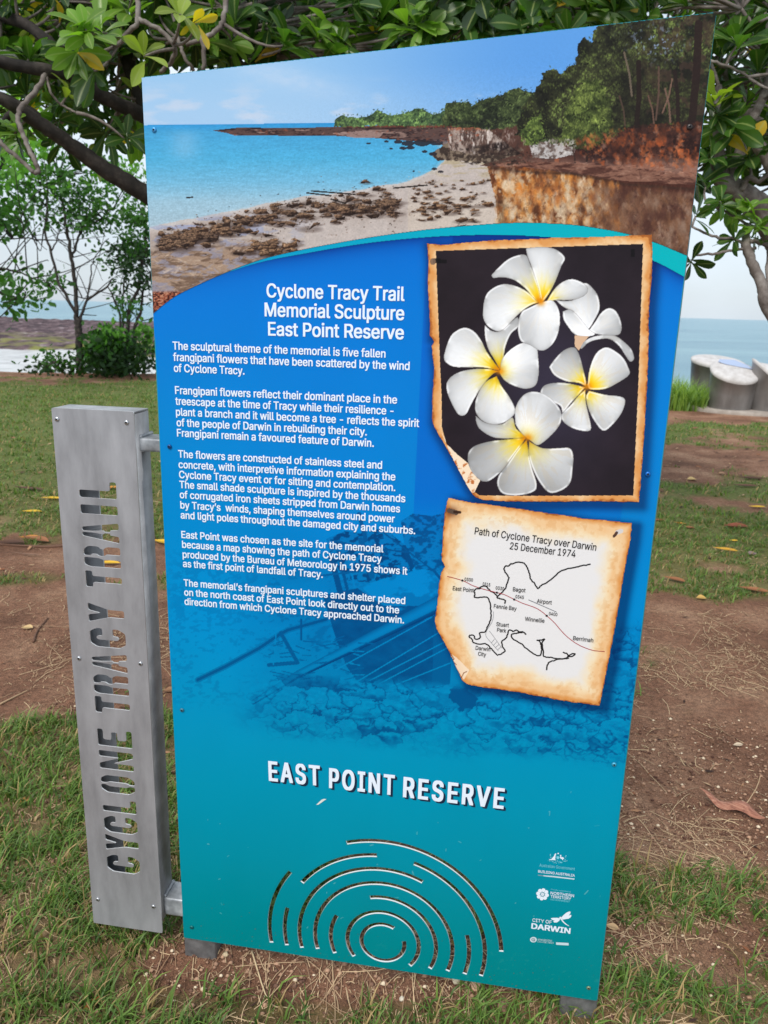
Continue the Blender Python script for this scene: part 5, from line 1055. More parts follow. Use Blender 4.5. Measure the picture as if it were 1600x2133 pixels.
M['leafdead'] = attr_mat('fallen_leaf', .6, .3, .12, (1.2, 1.1, .7, 1))
def leaf_shape(Ln, Wd, nL=9, curl=.25, fold=.2, prof=None):
    t = np.linspace(0, 1, nL); w = Wd * (np.sin(np.pi * np.clip(t, 0, 1) ** 1.35) ** .8 + .02) * .5; V = []
    for i in range(nL):
        for s in (-1, -.5, 0, .5, 1): V.append((Ln * (t[i] - .5), w[i] * s, fold * w[i] * abs(s) + curl * Ln * ((t[i] - .5) ** 2)))
    i, j = np.meshgrid(np.arange(nL - 1), np.arange(4), indexing='ij'); F = np.stack([i * 5 + j, (i + 1) * 5 + j, (i + 1) * 5 + j + 1, i * 5 + j + 1], -1).reshape(-1, 4)
    return np.array(V), F, np.repeat(t, 5), np.tile([-1, -.5, 0, .5, 1], nL)
def fallen(u, v, Ln, Wd, rz, c, label, curl=.25, fold=.35, tilt=.0, lift=.004, cat='leaf', group=None, name='fallen_leaf'):
    V, F, t, s = leaf_shape(Ln, Wd, 9, curl, fold); p = on_ground(float(u), float(v)); base = lin(c)
    col = base[None] * (.85 + .3 * np.abs(s))[:, None] * (1 + .25 * (fbm(t * 6 + u, s * 2 + v, 3, 5) - .5))[:, None]; col[s == 0] *= .72
    o = mesh_np(name, V, F, M['leafdead'], None, True, col); o.location = (p[0], p[1], float(ground_z(np.array(p[0]), np.array(p[1]))) + lift); o.rotation_euler = (tilt, tilt * .4, rz)
    return tag(o, label, cat, group)
YEL, BRN, ORG, DKB, RED = (226, 182, 60), (150, 100, 68), (202, 140, 66), (92, 66, 54), (146, 80, 60)
FL = [
 (107, 1042, .16, .045, .1, YEL, 'yellow fallen leaf on the grass just left of the steel plate'), (66, 1070, .15, .04, .2, YEL, 'slim yellow leaf on the lawn at the far left, nearest the soil edge'), (63, 1124, .14, .05, .15, ORG, 'orange curled leaf on bark litter at the far left'),
 (75, 1128, .22, .07, -.35, BRN, 'brown curled bark-like leaf behind the orange curled leaf'), (60, 1022, .28, .05, -.15, DKB, 'dark brown leaf lying on the green lawn at the left'), (340, 1133, .16, .06, -.4, YEL, 'yellow leaf seen in the gap between steel plate and blue panel'),
 (232, 1020, .17, .05, .4, ORG, 'orange brown leaf seen through the top letter of the plate'), (225, 1177, .15, .04, .1, YEL, 'yellow leaf seen through a letter in the middle of the plate'), (57, 1312, .055, .04, .1, (206, 176, 128), 'small pale oval leaf on bare soil at the left'),
 (1576, 1060, .16, .035, .1, YEL, 'yellow leaf on the lawn near the right picture edge'), (1510, 1150, .17, .045, -.35, (206, 158, 58), 'mustard curled leaf on the grass at the right, the largest there'), (1527, 1129, .07, .025, .0, YEL, 'tiny yellow leaf beside the mustard curled leaf'),
 (1404, 1211, .14, .045, -.6, BRN, 'brown boat-shaped leaf at the lawn edge right of the sign'), (1434, 1101, .09, .04, -.6, BRN, 'small brown curled leaf on grass right of the panel'), (1416, 1092, .09, .03, -.5, ORG, 'small orange leaf beside the small brown curled leaf'),
 (1532, 1101, .20, .08, .1, RED, 'broad reddish brown leaf with curled edge on the right lawn'), (1565, 1157, .09, .05, .7, (140, 120, 116), 'grey dry leaf right of the mustard leaf'), (1570, 1234, .18, .05, -.4, BRN, 'long brown leaf lying on the soil at the right edge of the lawn'),
 (1440, 1002, .10, .08, .2, (216, 186, 128), 'pale round leaf on dark soil right of the sign'), (1562, 1000, .30, .06, .0, DKB, 'dark bark flake on the brown soil strip at the right'), (1553, 1016, .28, .05, .1, (110, 78, 64), 'brown bark flake in front of the dark bark flake'),
 (1460, 1249, .06, .05, .1, (200, 162, 92), 'tan small leaf on the bare soil beside the lawn edge'), (1371, 1085, .10, .03, -.1, BRN, 'thin brown leaf touching the right edge of the panel'),
 (190, 2100, .060, .018, 1.0, (160, 96, 48), 'rusty curled leaf in the grass at the lower left'), (52, 1672, .05, .02, 1.1, (196, 144, 84), 'small tan leaf standing in the grass at the far left'), (1536, 1555, .045, .02, .3, (206, 186, 160), 'pale tiny leaf on the bare soil at the right'),
 (353, 1442, .05, .035, .5, (150, 112, 84), 'dull brown leaf in the gap beside the left panel edge'), (1270, 1965, .035, .02, -.3, (206, 172, 130), 'cream leaf on the grass touching the lower right panel edge'), (1503, 990, .12, .05, .5, (170, 130, 100), 'light brown leaf on the soil strip near the pale round leaf'),
 (20, 1135, .22, .06, .2, DKB, 'dark bark piece at the far left edge of the lawn'), (55, 1158, .20, .015, -.05, (126, 98, 82), 'short grey brown twig lying on the red soil at left')]
for u, v, Ln, Wd, rz, c, lab in FL: fallen(u, v, Ln, Wd, rz + .0, c, lab, curl=.18 if Ln > .1 else .35, fold=.5, tilt=.12, lift=.012 if Ln > .1 else .006)
# long reddish bark strip on the right
V, F, t, s = leaf_shape(.21, .042, 16, .10, -.5); V[:, 1] += .010 * np.sin(V[:, 0] * 38) + .006 * (fbm(V[:, 0] * 60, V[:, 1] * 90, 2, 3) - .5); V[:, 2] += .008 * np.sin(V[:, 0] * 60); o = mesh_np('bark_strip', V, F, noise_mat('fallen_bark', [(.3, S(112, 68, 54)), (.55, S(176, 120, 98)), (.8, S(214, 176, 150))], scale=60, rough=.8, bump=.5, bscale=60, stretch=(.3, 3, 3)), None, True); p = on_ground(1520., 1690.); o.location = (p[0], p[1], .030); o.rotation_euler = (.30, .05, -.62); tag(o, 'long reddish strip of fallen bark on the soil at right', 'bark')
# twigs
def twig(pts, r, c, label):
    P = np.array([on_ground(float(a), float(b)) for a, b in pts]); P[:, 2] = ground_z(P[:, 0], P[:, 1]) + .006; P = spline(P, 5); mb = MB(); mb.tube(P, np.linspace(r, r * .5, len(P)), 6); o = mb.build('twig', mat('twig_bark', S(*c), .9), None, True)
    p0 = P.mean(0); tag(o, label, 'twig')
twig([(70, 1340), (78, 1318), (100, 1290)], .006, (104, 74, 58), 'thin curved brown twig on bare soil at the left'); twig([(0, 1470), (30, 1455), (60, 1440)], .004, (176, 148, 116), 'straw coloured stick at the left picture edge'); twig([(1384, 2009), (1386, 2050), (1405, 2090), (1425, 2133)], .0035, (190, 160, 120), 'pale dead stem lying in the grass at the lower right')
twig([(1500, 1890), (1540, 1850), (1600, 1905)], .002, (178, 146, 104), 'bent straw coloured stem in the grass near the lower right edge'); twig([(525, 2015), (560, 2095), (600, 2108)], .0022, (196, 172, 136), 'pale dry stem on soil left of centre below the sign'); twig([(10, 1565), (60, 1600), (72, 1592)], .006, (130, 100, 80), 'brown stick lying in grass at the far left')
twig([(170, 1130), (110, 1140), (0, 1136)], .010, (112, 82, 66), 'brown branchlet along the lawn edge at the far left')

# ------------------------------------------------------------------ trees
M['bark'] = noise_mat('grey_bark', [(.3, S(70, 60, 54)), (.5, S(112, 102, 96)), (.72, S(150, 142, 136))], scale=14, rough=.9, bump=.6, bscale=40, bdist=.006)
M['bark_dark'] = noise_mat('dark_bark', [(.3, S(24, 20, 18)), (.5, S(44, 38, 34)), (.72, S(78, 70, 64))], scale=14, rough=.9, bump=.6, bscale=40, bdist=.006)
def leaf_mat(name, vein=True):
    m = attr_mat(name, .33, .5, .42, (1.5, 1.75, .55, 1))
    if vein:
        a = nd(m, 'ShaderNodeAttribute', attribute_name='across'); ab = nd(m, 'ShaderNodeMath', operation='ABSOLUTE'); lk(m, a.outputs['Fac'], ab.inputs[0])
        r_ = ramp(m, (.05, (1, 1, 1, 1)), (.16, (0, 0, 0, 1))); lk(m, ab.outputs[0], r_.inputs['Fac'])
        mx = nd(m, 'ShaderNodeMixRGB'); mx.inputs['Color2'].default_value = S(172, 186, 110); sc_ = nd(m, 'ShaderNodeMath', operation='MULTIPLY'); sc_.inputs[1].default_value = .55
        lk(m, r_.outputs['Color'], sc_.inputs[0]); lk(m, sc_.outputs[0], mx.inputs['Fac']); src = [n for n in m.node_tree.nodes if n.type == 'ATTRIBUTE' and n.attribute_name == 'Col'][0]
        lk(m, src.outputs['Color'], mx.inputs['Color1']); lk(m, mx.outputs['Color'], bsdf(m).inputs['Base Color'])
    return m
M['leaf'] = leaf_mat('broad_leaf'); M['leaf_small'] = attr_mat('small_leaf', .5, .25, .34, (1.5, 1.8, .5, 1))

class Leaves:
    def __init__(s): s.v = []; s.f = []; s.c = []; s.a = []; s.n = 0
    def whorl(s, P, axis, n, Ln, col, r, spread=1.05):
        ax = axis / np.linalg.norm(axis); h = np.array([1.0, 0, 0]) if abs(ax[0]) < .8 else np.array([0, 1.0, 0]); e1 = np.cross(ax, h); e1 /= np.linalg.norm(e1); e2 = np.cross(ax, e1)
        T = np.array([0, .12, .3, .5, .68, .82, .93, 1.0]); Wp = np.array([.05, .08, .20, .36, .44, .38, .22, .04]); A = np.array([-1, -.45, 0, .45, 1.0])
        for k in range(n):
            th = k / n * 6.283 + r.normal() * .22; el = spread + r.normal() * .28; d = math.sin(el) * (math.cos(th) * e1 + math.sin(th) * e2) + math.cos(el) * ax; side = np.cross(d, ax); side /= np.linalg.norm(side) + 1e-9; up = np.cross(side, d)
            roll = r.normal() * .35; side, up = side * math.cos(roll) + up * math.sin(roll), up * math.cos(roll) - side * math.sin(roll)
            L_ = Ln * (.7 + .5 * r.random()); dr = .10 + .30 * r.random(); fo = .15 + .35 * r.random(); off = P + ax * Ln * .12 * r.normal()
            t = T[:, None]; w = Wp[:, None] * (.75 + .25 * r.random()) * .78
            Q = off + (d * L_) * t[..., None] + side * (A[None] * w * L_ * .5)[..., None] * 2 * .62 + up * (np.abs(A[None]) * w * fo * L_ * .6)[..., None] + (-up * dr * .5 + np.array([0, 0, -dr * .5])) * (L_ * t ** 2)[..., None]
            i, j = np.meshgrid(np.arange(7), np.arange(4), indexing='ij'); F = np.stack([i * 5 + j, (i + 1) * 5 + j, (i + 1) * 5 + j + 1, i * 5 + j + 1], -1).reshape(-1, 4)
            c = col * (.72 + .56 * r.random()); 
            if r.random() < .010: c = lin((206, 170, 50))
            s.v.append(Q.reshape(-1, 3)); s.f.append(F + s.n); s.c.append(np.broadcast_to(c, (40, 3))); s.a.append(np.tile(A, 8)); s.n += 40
    def small(s, P, sz, col, r):             # many simple pointed leaves
        n = len(P); d = r.normal(size=(n, 3)); d[:, 2] -= .25; d /= np.linalg.norm(d, axis=1)[:, None]; h = r.normal(size=(n, 3)); e = np.cross(d, h); e /= np.linalg.norm(e, axis=1)[:, None]; up = np.cross(e, d)
        L_ = (sz * (.6 + .8 * r.random(n)))[:, None]; V = np.stack([P, P + d * L_ * .35 + e * L_ * .26 + up * L_ * .06, P + d * L_ * .75 + e * L_ * .22 + up * L_ * .05, P + d * L_, P + d * L_ * .75 - e * L_ * .22 + up * L_ * .05, P + d * L_ * .35 - e * L_ * .26 + up * L_ * .06], 1)
        F = np.array([(0, 1, 2, 3), (0, 3, 4, 5)])[None] + (np.arange(n) * 6)[:, None, None] + s.n; s.v.append(V.reshape(-1, 3)); s.f.append(F.reshape(-1, 4)); s.c.append(np.repeat(col * (.7 + .6 * r.random(n))[:, None], 6, 0)); s.a.append(np.zeros(n * 6)); s.n += n * 6
    def build(s, name, mt, parent): return mesh_np(name, np.concatenate(s.v), np.concatenate(s.f), mt, parent, True, np.concatenate(s.c), {'across': np.concatenate(s.a)})

def px3(pts):                                # (u, v, depth) rows -> world
    a = np.array(pts, float); return at(a[:, 0], a[:, 1], a[:, 2])
def limb(mb, pts, r0, r1, n=10, sub=6, wob=.006):
    P = spline(px3(pts), sub); P = P + (rng.random(P.shape) - .5) * wob; mb.tube(P, np.linspace(r0, r1, len(P)) * (1 + .10 * (rng.random(len(P)) - .5)), n); return P

def whorl_tree(name, label, dark, light, base, limbs, whorls, seed, group=None):
    t = empty(name, base); tag(t, label, 'tree', group); r = np.random.default_rng(seed); inv = -np.array(base)
    def shift(o):
        co = np.zeros(len(o.data.vertices) * 3, np.float32); o.data.vertices.foreach_get('co', co); co = co.reshape(-1, 3) + inv.astype(np.float32); o.data.vertices.foreach_set('co', co.ravel()); o.data.update()
    mb = MB(); sk_ = []
    for pts, r0, r1 in limbs: 
        if pts[0] == 'w': P = spline(np.array(pts[1:], float), 6); mb.tube(P, np.linspace(r0, r1, len(P)), 12)
        else: P = limb(mb, pts, r0, r1)
        sk_.append(P)
    o = mb.build('trunk', dark, t, True); shift(o)
    mb = MB()
    for pts, r0, r1 in light: P = limb(mb, pts, r0, r1, 7, 6, .008); sk_.append(P)
    SK = np.concatenate(sk_); lv = Leaves()
    for (u, v, d, Ln, n, c) in whorls:
        P = at(float(u), float(v), float(d)); k = np.argmin(np.linalg.norm(SK - P, axis=1)); a = SK[k]; g = P - a; dist = np.linalg.norm(g)
        ax = g / (dist + 1e-6) * .6 + np.array([0, -.25, .55]) + r.normal(size=3) * .35
        if .04 < dist < 1.6:
            ctl = a + g * .5 + r.normal(size=3) * .10 * dist + np.array([0, 0, -.06 * dist]); tt = np.linspace(0, 1, 7)[:, None]; C = (1 - tt) ** 2 * a + 2 * tt * (1 - tt) * ctl + tt ** 2 * P
            mb.tube(C, np.linspace(.008 + .004 * dist, .005, 7), 5)
        lv.whorl(P, ax, n, Ln, np.asarray(c), r)
    o = mb.build('branches', M['bark'], t, True); shift(o)
    o = lv.build('crown', M['leaf'], t); shift(o); return t

GR_D, GR_M, GR_L, GR_Y = lin((36, 62, 26)), lin((62, 96, 36)), lin((106, 142, 52)), lin((138, 158, 60))
def fill(u0, u1, v0, v1, d0, d1, N, seed, bright=.3, Ln=.15):
    r = np.random.default_rng(seed); out = []
    for i in range(N):
        q_ = r.random(); c = GR_D * (1 - q_) + GR_M * q_
        if r.random() < bright: c = GR_M * (1 - q_) + GR_L * q_
        if r.random() < bright * .15: c = GR_Y
        out.append((u0 + (u1 - u0) * r.random(), v0 + (v1 - v0) * r.random(), d0 + (d1 - d0) * r.random(), Ln * (.8 + .5 * r.random()), int(r.integers(7, 12)), c))
    return out
TL = at(480., 900., 4.8); TL[2] = 0
limbsL = [(['w', (TL[0], TL[1], -.05), (TL[0] + .03, TL[1], .8), tuple(at(445., 560., 4.7))], .15, .10), ([(445, 560, 4.7), (400, 460, 4.5), (300, 402, 4.3), (230, 360, 4.2), (165, 315, 4.1), (110, 275, 4.0), (50, 235, 3.9), (0, 205, 3.8), (-90, 160, 3.7)], .060, .024),
 ([(445, 560, 4.7), (360, 300, 4.5), (295, 240, 4.3), (215, 202, 4.1), (150, 158, 4.0), (90, 147, 3.9), (0, 130, 3.8), (-70, 120, 3.7)], .045, .026), ([(330, 270, 4.4), (285, 180, 4.5), (265, 120, 4.5), (246, 50, 4.5), (238, -60, 4.5)], .044, .038),
 ([(-40, 20, 4.0), (40, 45, 4.0), (100, 85, 4.0), (135, 125, 4.0), (165, 165, 4.05)], .030, .024), ([(0, 270, 4.1), (25, 235, 4.05), (60, 240, 4.0)], .020, .016), ([(445, 560, 4.7), (530, 220, 4.9), (640, 70, 5.1), (760, -60, 5.2)], .08, .04), ([(-60, 180, 4.1), (20, 210, 4.1), (70, 235, 4.15), (90, 260, 4.1)], .03, .02)]
lightL = [([(283, -30, 3.7), (288, 40, 3.7), (268, 65, 3.72), (245, 95, 3.75)], .013, .011), ([(288, 40, 3.7), (330, 60, 3.7), (362, 95, 3.7), (360, 125, 3.75), (335, 150, 3.8)], .012, .010), ([(470, -30, 3.8), (468, 30, 3.8), (455, 58, 3.8), (425, 80, 3.8), (390, 92, 3.85)], .014, .011), ([(415, 68, 3.8), (425, 100, 3.8), (424, 150, 3.85)], .013, .010), ([(485, 20, 4), (490, 80, 4.0), (498, 110, 4.05), (505, 140, 4.1)], .014, .011),
 ([(95, 155, 3.85), (75, 190, 3.8), (45, 222, 3.75), (38, 248, 3.7), (50, 285, 3.7), (68, 325, 3.7), (80, 352, 3.7), (72, 358, 3.7), (45, 335, 3.7), (12, 308, 3.7), (-10, 280, 3.7)], .013, .010), ([(98, 160, 3.85), (105, 190, 3.85), (130, 220, 3.9), (160, 235, 3.9)], .007, .005), ([(370, 80, 3.9), (385, 120, 3.9), (405, 148, 3.95)], .010, .008)]
whL = [(178, 62, 3.4, .17, 10, GR_L * 1.15), (215, 68, 3.5, .15, 8, GR_L), (195, 150, 3.6, .15, 11, GR_M), (160, 110, 3.5, .14, 9, GR_L), (300, 118, 3.5, .15, 6, GR_Y), (375, 30, 3.5, .15, 6, GR_Y), (408, 50, 3.5, .12, 4, lin((206, 176, 52))), (262, 292, 3.9, .15, 8, GR_M * .9), (60, 255, 4.2, .14, 8, GR_M), (30, 280, 4.0, .15, 7, GR_D), (20, 15, 4.0, .15, 9, GR_D), (140, 200, 3.9, .12, 6, GR_Y), (120, 250, 4.1, .12, 7, GR_M), (560, 60, 3.9, .17, 10, GR_D * 1.1), (590, 95, 3.8, .17, 10, GR_M), (690, 60, 4.0, .16, 9, GR_L), (740, 30, 4.0, .16, 9, GR_M), (480, 120, 4.0, .16, 8, GR_D), (530, 30, 4, .16, 8, GR_D)]  # sunlit look at top left and gloomier centre are put into leaf tints
whL += fill(420, 900, -90, 150, 3.9, 6.2, 260, 61, .18, .18) + fill(-80, 430, -110, 110, 3.8, 5.6, 120, 62, .28, .16) + fill(-80, 300, 60, 330, 4.4, 6.2, 46, 74, .4, .15) + fill(-60, 300, 110, 300, 3.8, 5.2, 26, 63, .3, .14) + fill(330, 900, 170, 430, 4.6, 6.0, 40, 64, .2, .16) + fill(-120, 300, -300, -110, 3.6, 5.5, 20, 65, .3, .15)
whorl_tree('broadleaf_tree', 'broad-leaved tree behind the sign with dark limbs reaching to the upper left', M['bark_dark'], lightL, tuple(TL), limbsL, whL, 71, 'broad-leaved trees around the sign')
TR = at(1790., 900., 4.6); TR[2] = 0
limbsR = [(['w', (TR[0], TR[1], -.05), (TR[0] + .02, TR[1], .9), tuple(at(1655., 560., 4.4))], .14, .10), ([(1655, 560, 4.4), (1612, 478, 4.3), (1581, 430, 4.25), (1540, 398, 4.2), (1508, 378, 4.2), (1490, 360, 4.2)], .085, .036), ([(1512, 380, 4.2), (1500, 320, 4.2), (1494, 250, 4.2), (1498, 180, 4.3)], .032, .018), ([(1516, 378, 4.2), (1540, 320, 4.2), (1562, 260, 4.2), (1590, 200, 4.3), (1610, 120, 4.4)], .034, .020), ([(1640, 420, 4.3), (1598, 330, 4.3), (1565, 285, 4.3), (1540, 250, 4.4)], .045, .022), ([(1655, 560, 4.5), (1600, 300, 4.9), (1450, 110, 5.2), (1250, 40, 5.3), (1080, -20, 5.3)], .07, .03)]
lightR = [([(1690, 800, 4.1), (1600, 642, 4.0), (1588, 598, 4.0), (1562, 535, 4.0), (1553, 508, 4.0), (1556, 470, 4.05)], .034, .020), ([(1600, 640, 4.0), (1598, 590, 4.0), (1600, 520, 4.0)], .010, .008), ([(1575, 517, 4.0), (1530, 520, 4.0), (1490, 528, 4.0), (1445, 532, 4.0)], .008, .006), ([(1570, 520, 4.0), (1530, 498, 4.0), (1490, 494, 4.0), (1440, 472, 4.0)], .009, .006), ([(1556, 470, 4.05), (1530, 450, 4.05), (1482, 430, 4.1)], .008, .006), ([(1558, 500, 4.0), (1580, 505, 4.0), (1620, 520, 4.0)], .012, .010), ([(1545, 395, 4.15), (1560, 370, 4.1), (1580, 378, 4.1), (1610, 350, 4.1)], .016, .010), ([(1480, 125, 4.0), (1520, 140, 4.0), (1560, 160, 4.0)], .008, .006), ([(985, 60, 4.3), (1020, 22, 4.3), (1065, -20, 4.3)], .014, .012), ([(925, 60, 4.3), (910, 20, 4.3), (890, -20, 4.3)], .016, .012), ([(1055, 70, 4.3), (1050, 30, 4.3), (1058, -10, 4.3)], .010, .010), ([(870, 0, 4.2), (875, 45, 4.2), (862, 70, 4.2)], .009, .008), ([(1545, 20, 4), (1570, 45, 4), (1620, 30, 4)], .009, .008)]
whR = [(1575, 470, 4.0, .16, 12, GR_L), (1555, 440, 4.0, .15, 9, GR_L), (1530, 500, 4.0, .13, 9, GR_M), (1450, 450, 4.0, .13, 8, GR_M), (1440, 545, 4.0, .12, 8, GR_D), (1480, 330, 4.1, .14, 9, GR_M), (1500, 420, 4.0, .13, 8, GR_M), (1590, 505, 4.0, .12, 8, GR_M), (1470, 390, 4.1, .12, 7, GR_M), (1490, 440, 4.1, .10, 6, GR_L), (850, 60, 4.0, .17, 9, GR_L), (880, 75, 4.0, .17, 9, GR_L), (1080, 40, 4.1, .17, 10, GR_M), (1140, 30, 4.1, .17, 9, GR_L), (1205, 40, 4.2, .15, 9, GR_M), (1240, 15, 4.2, .14, 8, GR_L), (960, 60, 4.1, .16, 9, GR_M), (1010, 60, 4.1, .15, 9, GR_M)]
whR += fill(880, 1300, -90, 85, 4.0, 6.0, 165, 66, .28, .18) + fill(1300, 1500, -120, 60, 4.0, 5.6, 46, 67, .35, .15) + fill(1475, 1680, -120, 330, 3.9, 5.8, 105, 68, .4, .16) + fill(1500, 1680, 330, 500, 4.3, 5.4, 12, 69, .35, .14) + fill(900, 1420, 120, 420, 4.8, 6.0, 30, 70, .3, .16) + fill(1300, 1500, 60, 420, 4.6, 5.6, 22, 73, .3, .14)
whorl_tree('broadleaf_tree', 'broad-leaved tree at the right edge with a pale grey forked limb', M['bark'], lightR, tuple(TR), limbsR, whR, 72, 'broad-leaved trees around the sign')

# small-leaved shore trees beyond the lawn
def shore_tree(name, label, cat, base_uv, limbs, blobs, seed, depth, leaf, cols, dens=1.0, barkm=None, group=None):
    b = on_ground(*map(float, base_uv)); t = empty(name, tuple(b)); tag(t, label, cat, group); r = np.random.default_rng(seed); mb = MB(); sk_ = []
    for pts, r0, r1 in limbs:
        P = spline(px3([(a, c, d) for a, c, d in pts]), 5) - b; P = P + (r.random(P.shape) - .5) * .04; mb.tube(P, np.linspace(r0, r1, len(P)) * .62, 8); sk_.append(P)
    lv = Leaves(); SK = np.concatenate(sk_) if sk_ else None
    for (u, v, ru, rv, N, ci) in blobs:
        N = int(N * dens * .62); k = max(4, N // 20); th = r.random(k) * 6.283; rad = np.sqrt(r.random(k)); cu_ = u + ru * rad * np.cos(th); cv_ = v + rv * rad * np.sin(th); cd_ = depth + (r.random(k) - .5) * 2.2
        C = at(cu_, cv_, cd_) - b
        if SK is not None:
            for q_ in C[::3]:
                kk = np.argmin(np.linalg.norm(SK - q_, axis=1)); a = SK[kk]
                if np.linalg.norm(q_ - a) < 2.5: mb.tube(np.array([a, (a + q_) / 2 + r.normal(size=3) * .08, q_]), [.014, .010, .006], 4)
        P = C[r.integers(0, k, N)] + r.normal(size=(N, 3)) * np.array([.15, .2, .11]); lv.small(P, leaf, np.asarray(cols[ci]), r)
    if cat == 'tree':
        for q_ in range(26):
            a = SK[r.integers(len(SK) // 3, len(SK))]; e = a + r.normal(size=3) * np.array([.7, .4, .5]) + np.array([0, 0, .5]); mb.tube(spline(np.array([a, (a + e) / 2 + r.normal(size=3) * .15, e]), 4), np.linspace(.012, .004, 9), 4)
    if mb.n: mb.build('trunk', barkm or M['bark_dark'], t, True)
    lv.build('crown', M['leaf_small'], t); return t
SG = [lin((60, 102, 42)), lin((96, 146, 56)), lin((36, 62, 30)), lin((140, 186, 74))]
D1 = 17.2
shore_tree('shore_tree', 'slender dark-trunked tree at the lawn edge on the left', 'tree', (166, 783),
 [([(167, 785, D1), (166, 735, D1), (164, 687, D1), (160, 665, D1)], .15, .12), ([(160, 668, D1), (152, 640, D1), (125, 592, D1), (107, 525, D1), (95, 482, D1), (100, 440, D1), (90, 380, D1)], .065, .03), ([(161, 668, D1), (156, 600, D1), (148, 537, D1), (142, 492, D1), (133, 440, D1), (120, 370, D1)], .08, .04), ([(150, 535, D1), (160, 508, D1), (172, 477, D1), (207, 457, D1), (240, 430, D1)], .05, .025), ([(166, 672, D1), (172, 650, D1), (182, 625, D1), (220, 600, D1), (234, 580, D1)], .06, .025), ([(156, 590, D1), (172, 620, D1), (182, 622, D1)], .025, .02), ([(182, 620, D1), (190, 570, D1), (195, 540, D1), (225, 495, D1)], .03, .015), ([(107, 525, D1), (122, 490, D1), (115, 450, D1)], .03, .015)],
 [(110, 410, 85, 70, 1250, 0), (60, 350, 80, 70, 1000, 1), (160, 360, 80, 60, 800, 0), (150, 440, 40, 40, 380, 2), (215, 455, 50, 45, 600, 0), (240, 370, 60, 60, 600, 1), (120, 280, 70, 50, 500, 1), (110, 585, 40, 18, 110, 0)], 81, D1, .115, SG, .9, None, 'small-leaved trees along the shore')
D2 = 17.6
shore_tree('shore_tree', 'several-stemmed leafy tree at the shore beside the left panel edge', 'tree', (268, 780),
 [([(262, 780, D2), (256, 720, D2), (252, 687, D2), (249, 650, D2), (226, 598, D2)], .07, .025), ([(266, 780, D2), (265, 700, D2), (270, 640, D2), (287, 600, D2), (300, 537, D2), (305, 470, D2)], .085, .04), ([(277, 780, D2), (280, 690, D2), (292, 650, D2), (299, 607, D2), (320, 560, D2)], .08, .03), ([(258, 690, D2), (256, 620, D2), (262, 560, D2), (255, 500, D2)], .04, .02)],
 [(275, 560, 35, 60, 900, 2), (285, 490, 35, 50, 800, 0), (265, 620, 30, 30, 220, 0), (230, 530, 16, 20, 100, 0), (330, 520, 40, 90, 700, 2), (295, 430, 40, 40, 500, 0)], 82, D2, .11, SG, .9, None, 'small-leaved trees along the shore')
D3 = 13.0
shore_tree('shore_tree', 'bright green leafy tree hanging in from the left edge of view', 'tree', (-160, 800),
 [([(-160, 815, D3), (-150, 640, D3), (-120, 480, D3), (-60, 400, D3), (0, 350, D3)], .14, .05), ([(-150, 640, D3), (-80, 590, D3), (0, 560, D3), (70, 580, D3), (110, 600, D3)], .05, .012), ([(-80, 590, D3), (0, 610, D3), (50, 625, D3)], .03, .01), ([(-120, 480, D3), (-40, 500, D3), (60, 495, D3), (100, 520, D3)], .03, .008)],
 [(20, 250, 60, 60, 600, 3), (15, 330, 50, 50, 500, 1), (20, 430, 55, 50, 650, 0), (25, 575, 40, 25, 190, 0), (60, 610, 40, 22, 150, 0), (15, 630, 25, 22, 110, 0), (90, 585, 30, 12, 70, 0), (-80, 400, 90, 140, 900, 0)], 83, D3, .12, SG, .9, None, 'small-leaved trees along the shore')
shore_tree('shore_shrub', 'dense dark green shrub around the stems beside the panel', 'shrub', (245, 782), [([(245, 784, 17.0), (240, 750, 17.0), (230, 720, 17.0)], .03, .015)], [(212, 745, 34, 30, 700, 2), (245, 752, 36, 24, 800, 2), (203, 712, 24, 20, 330, 0), (236, 700, 22, 14, 240, 1), (264, 712, 16, 26, 200, 0), (300, 704, 20, 22, 260, 1), (300, 745, 26, 34, 380, 2), (184, 745, 16, 30, 150, 0), (225, 735, 50, 38, 500, 2)], 84, 17.0, .13, SG, 1.2, None, 'shrubs at the lawn edge')
shore_tree('shore_shrub', 'low straggly shrub left of the slender tree', 'shrub', (115, 784), [([(115, 784, 17.0), (118, 750, 17.0), (122, 735, 17.0)], .02, .01)], [(118, 750, 36, 18, 260, 0), (75, 770, 40, 10, 130, 2), (140, 765, 26, 14, 160, 2)], 85, 17.0, .12, SG, 1.0, None, 'shrubs at the lawn edge')

# long grass above the beach, right of the sign
r = np.random.default_rng(91); N = 9000; X = 1.5 + 9.5 * r.random(N); Y = 13.3 + 1.1 * r.random(N); k = ~((np.abs(X - 6.4) < .9) & (Y < 13.6)); X, Y = X[k], Y[k]; n = len(X); cl = fbm(X * 2, Y * 2, 3, 92)
g = r.random(n)[:, None]; col = (lin((84, 122, 44)) * (1 - g) + lin((160, 190, 82)) * g); a, b, c = blades(np.stack([X, Y, ground_z(X, Y)], 1), .62 * (.45 + .7 * cl) * (.6 + .5 * r.random(n)), .018 * np.ones(n), .25 + .8 * r.random(n), r.random(n) * 6.28, col, 1.0)
o = mesh_np('long_grass', a, b, M['grass'], None, True, c); tag(o, 'bright tall grass along the shore edge right of the sign', 'grass', None, 'stuff')

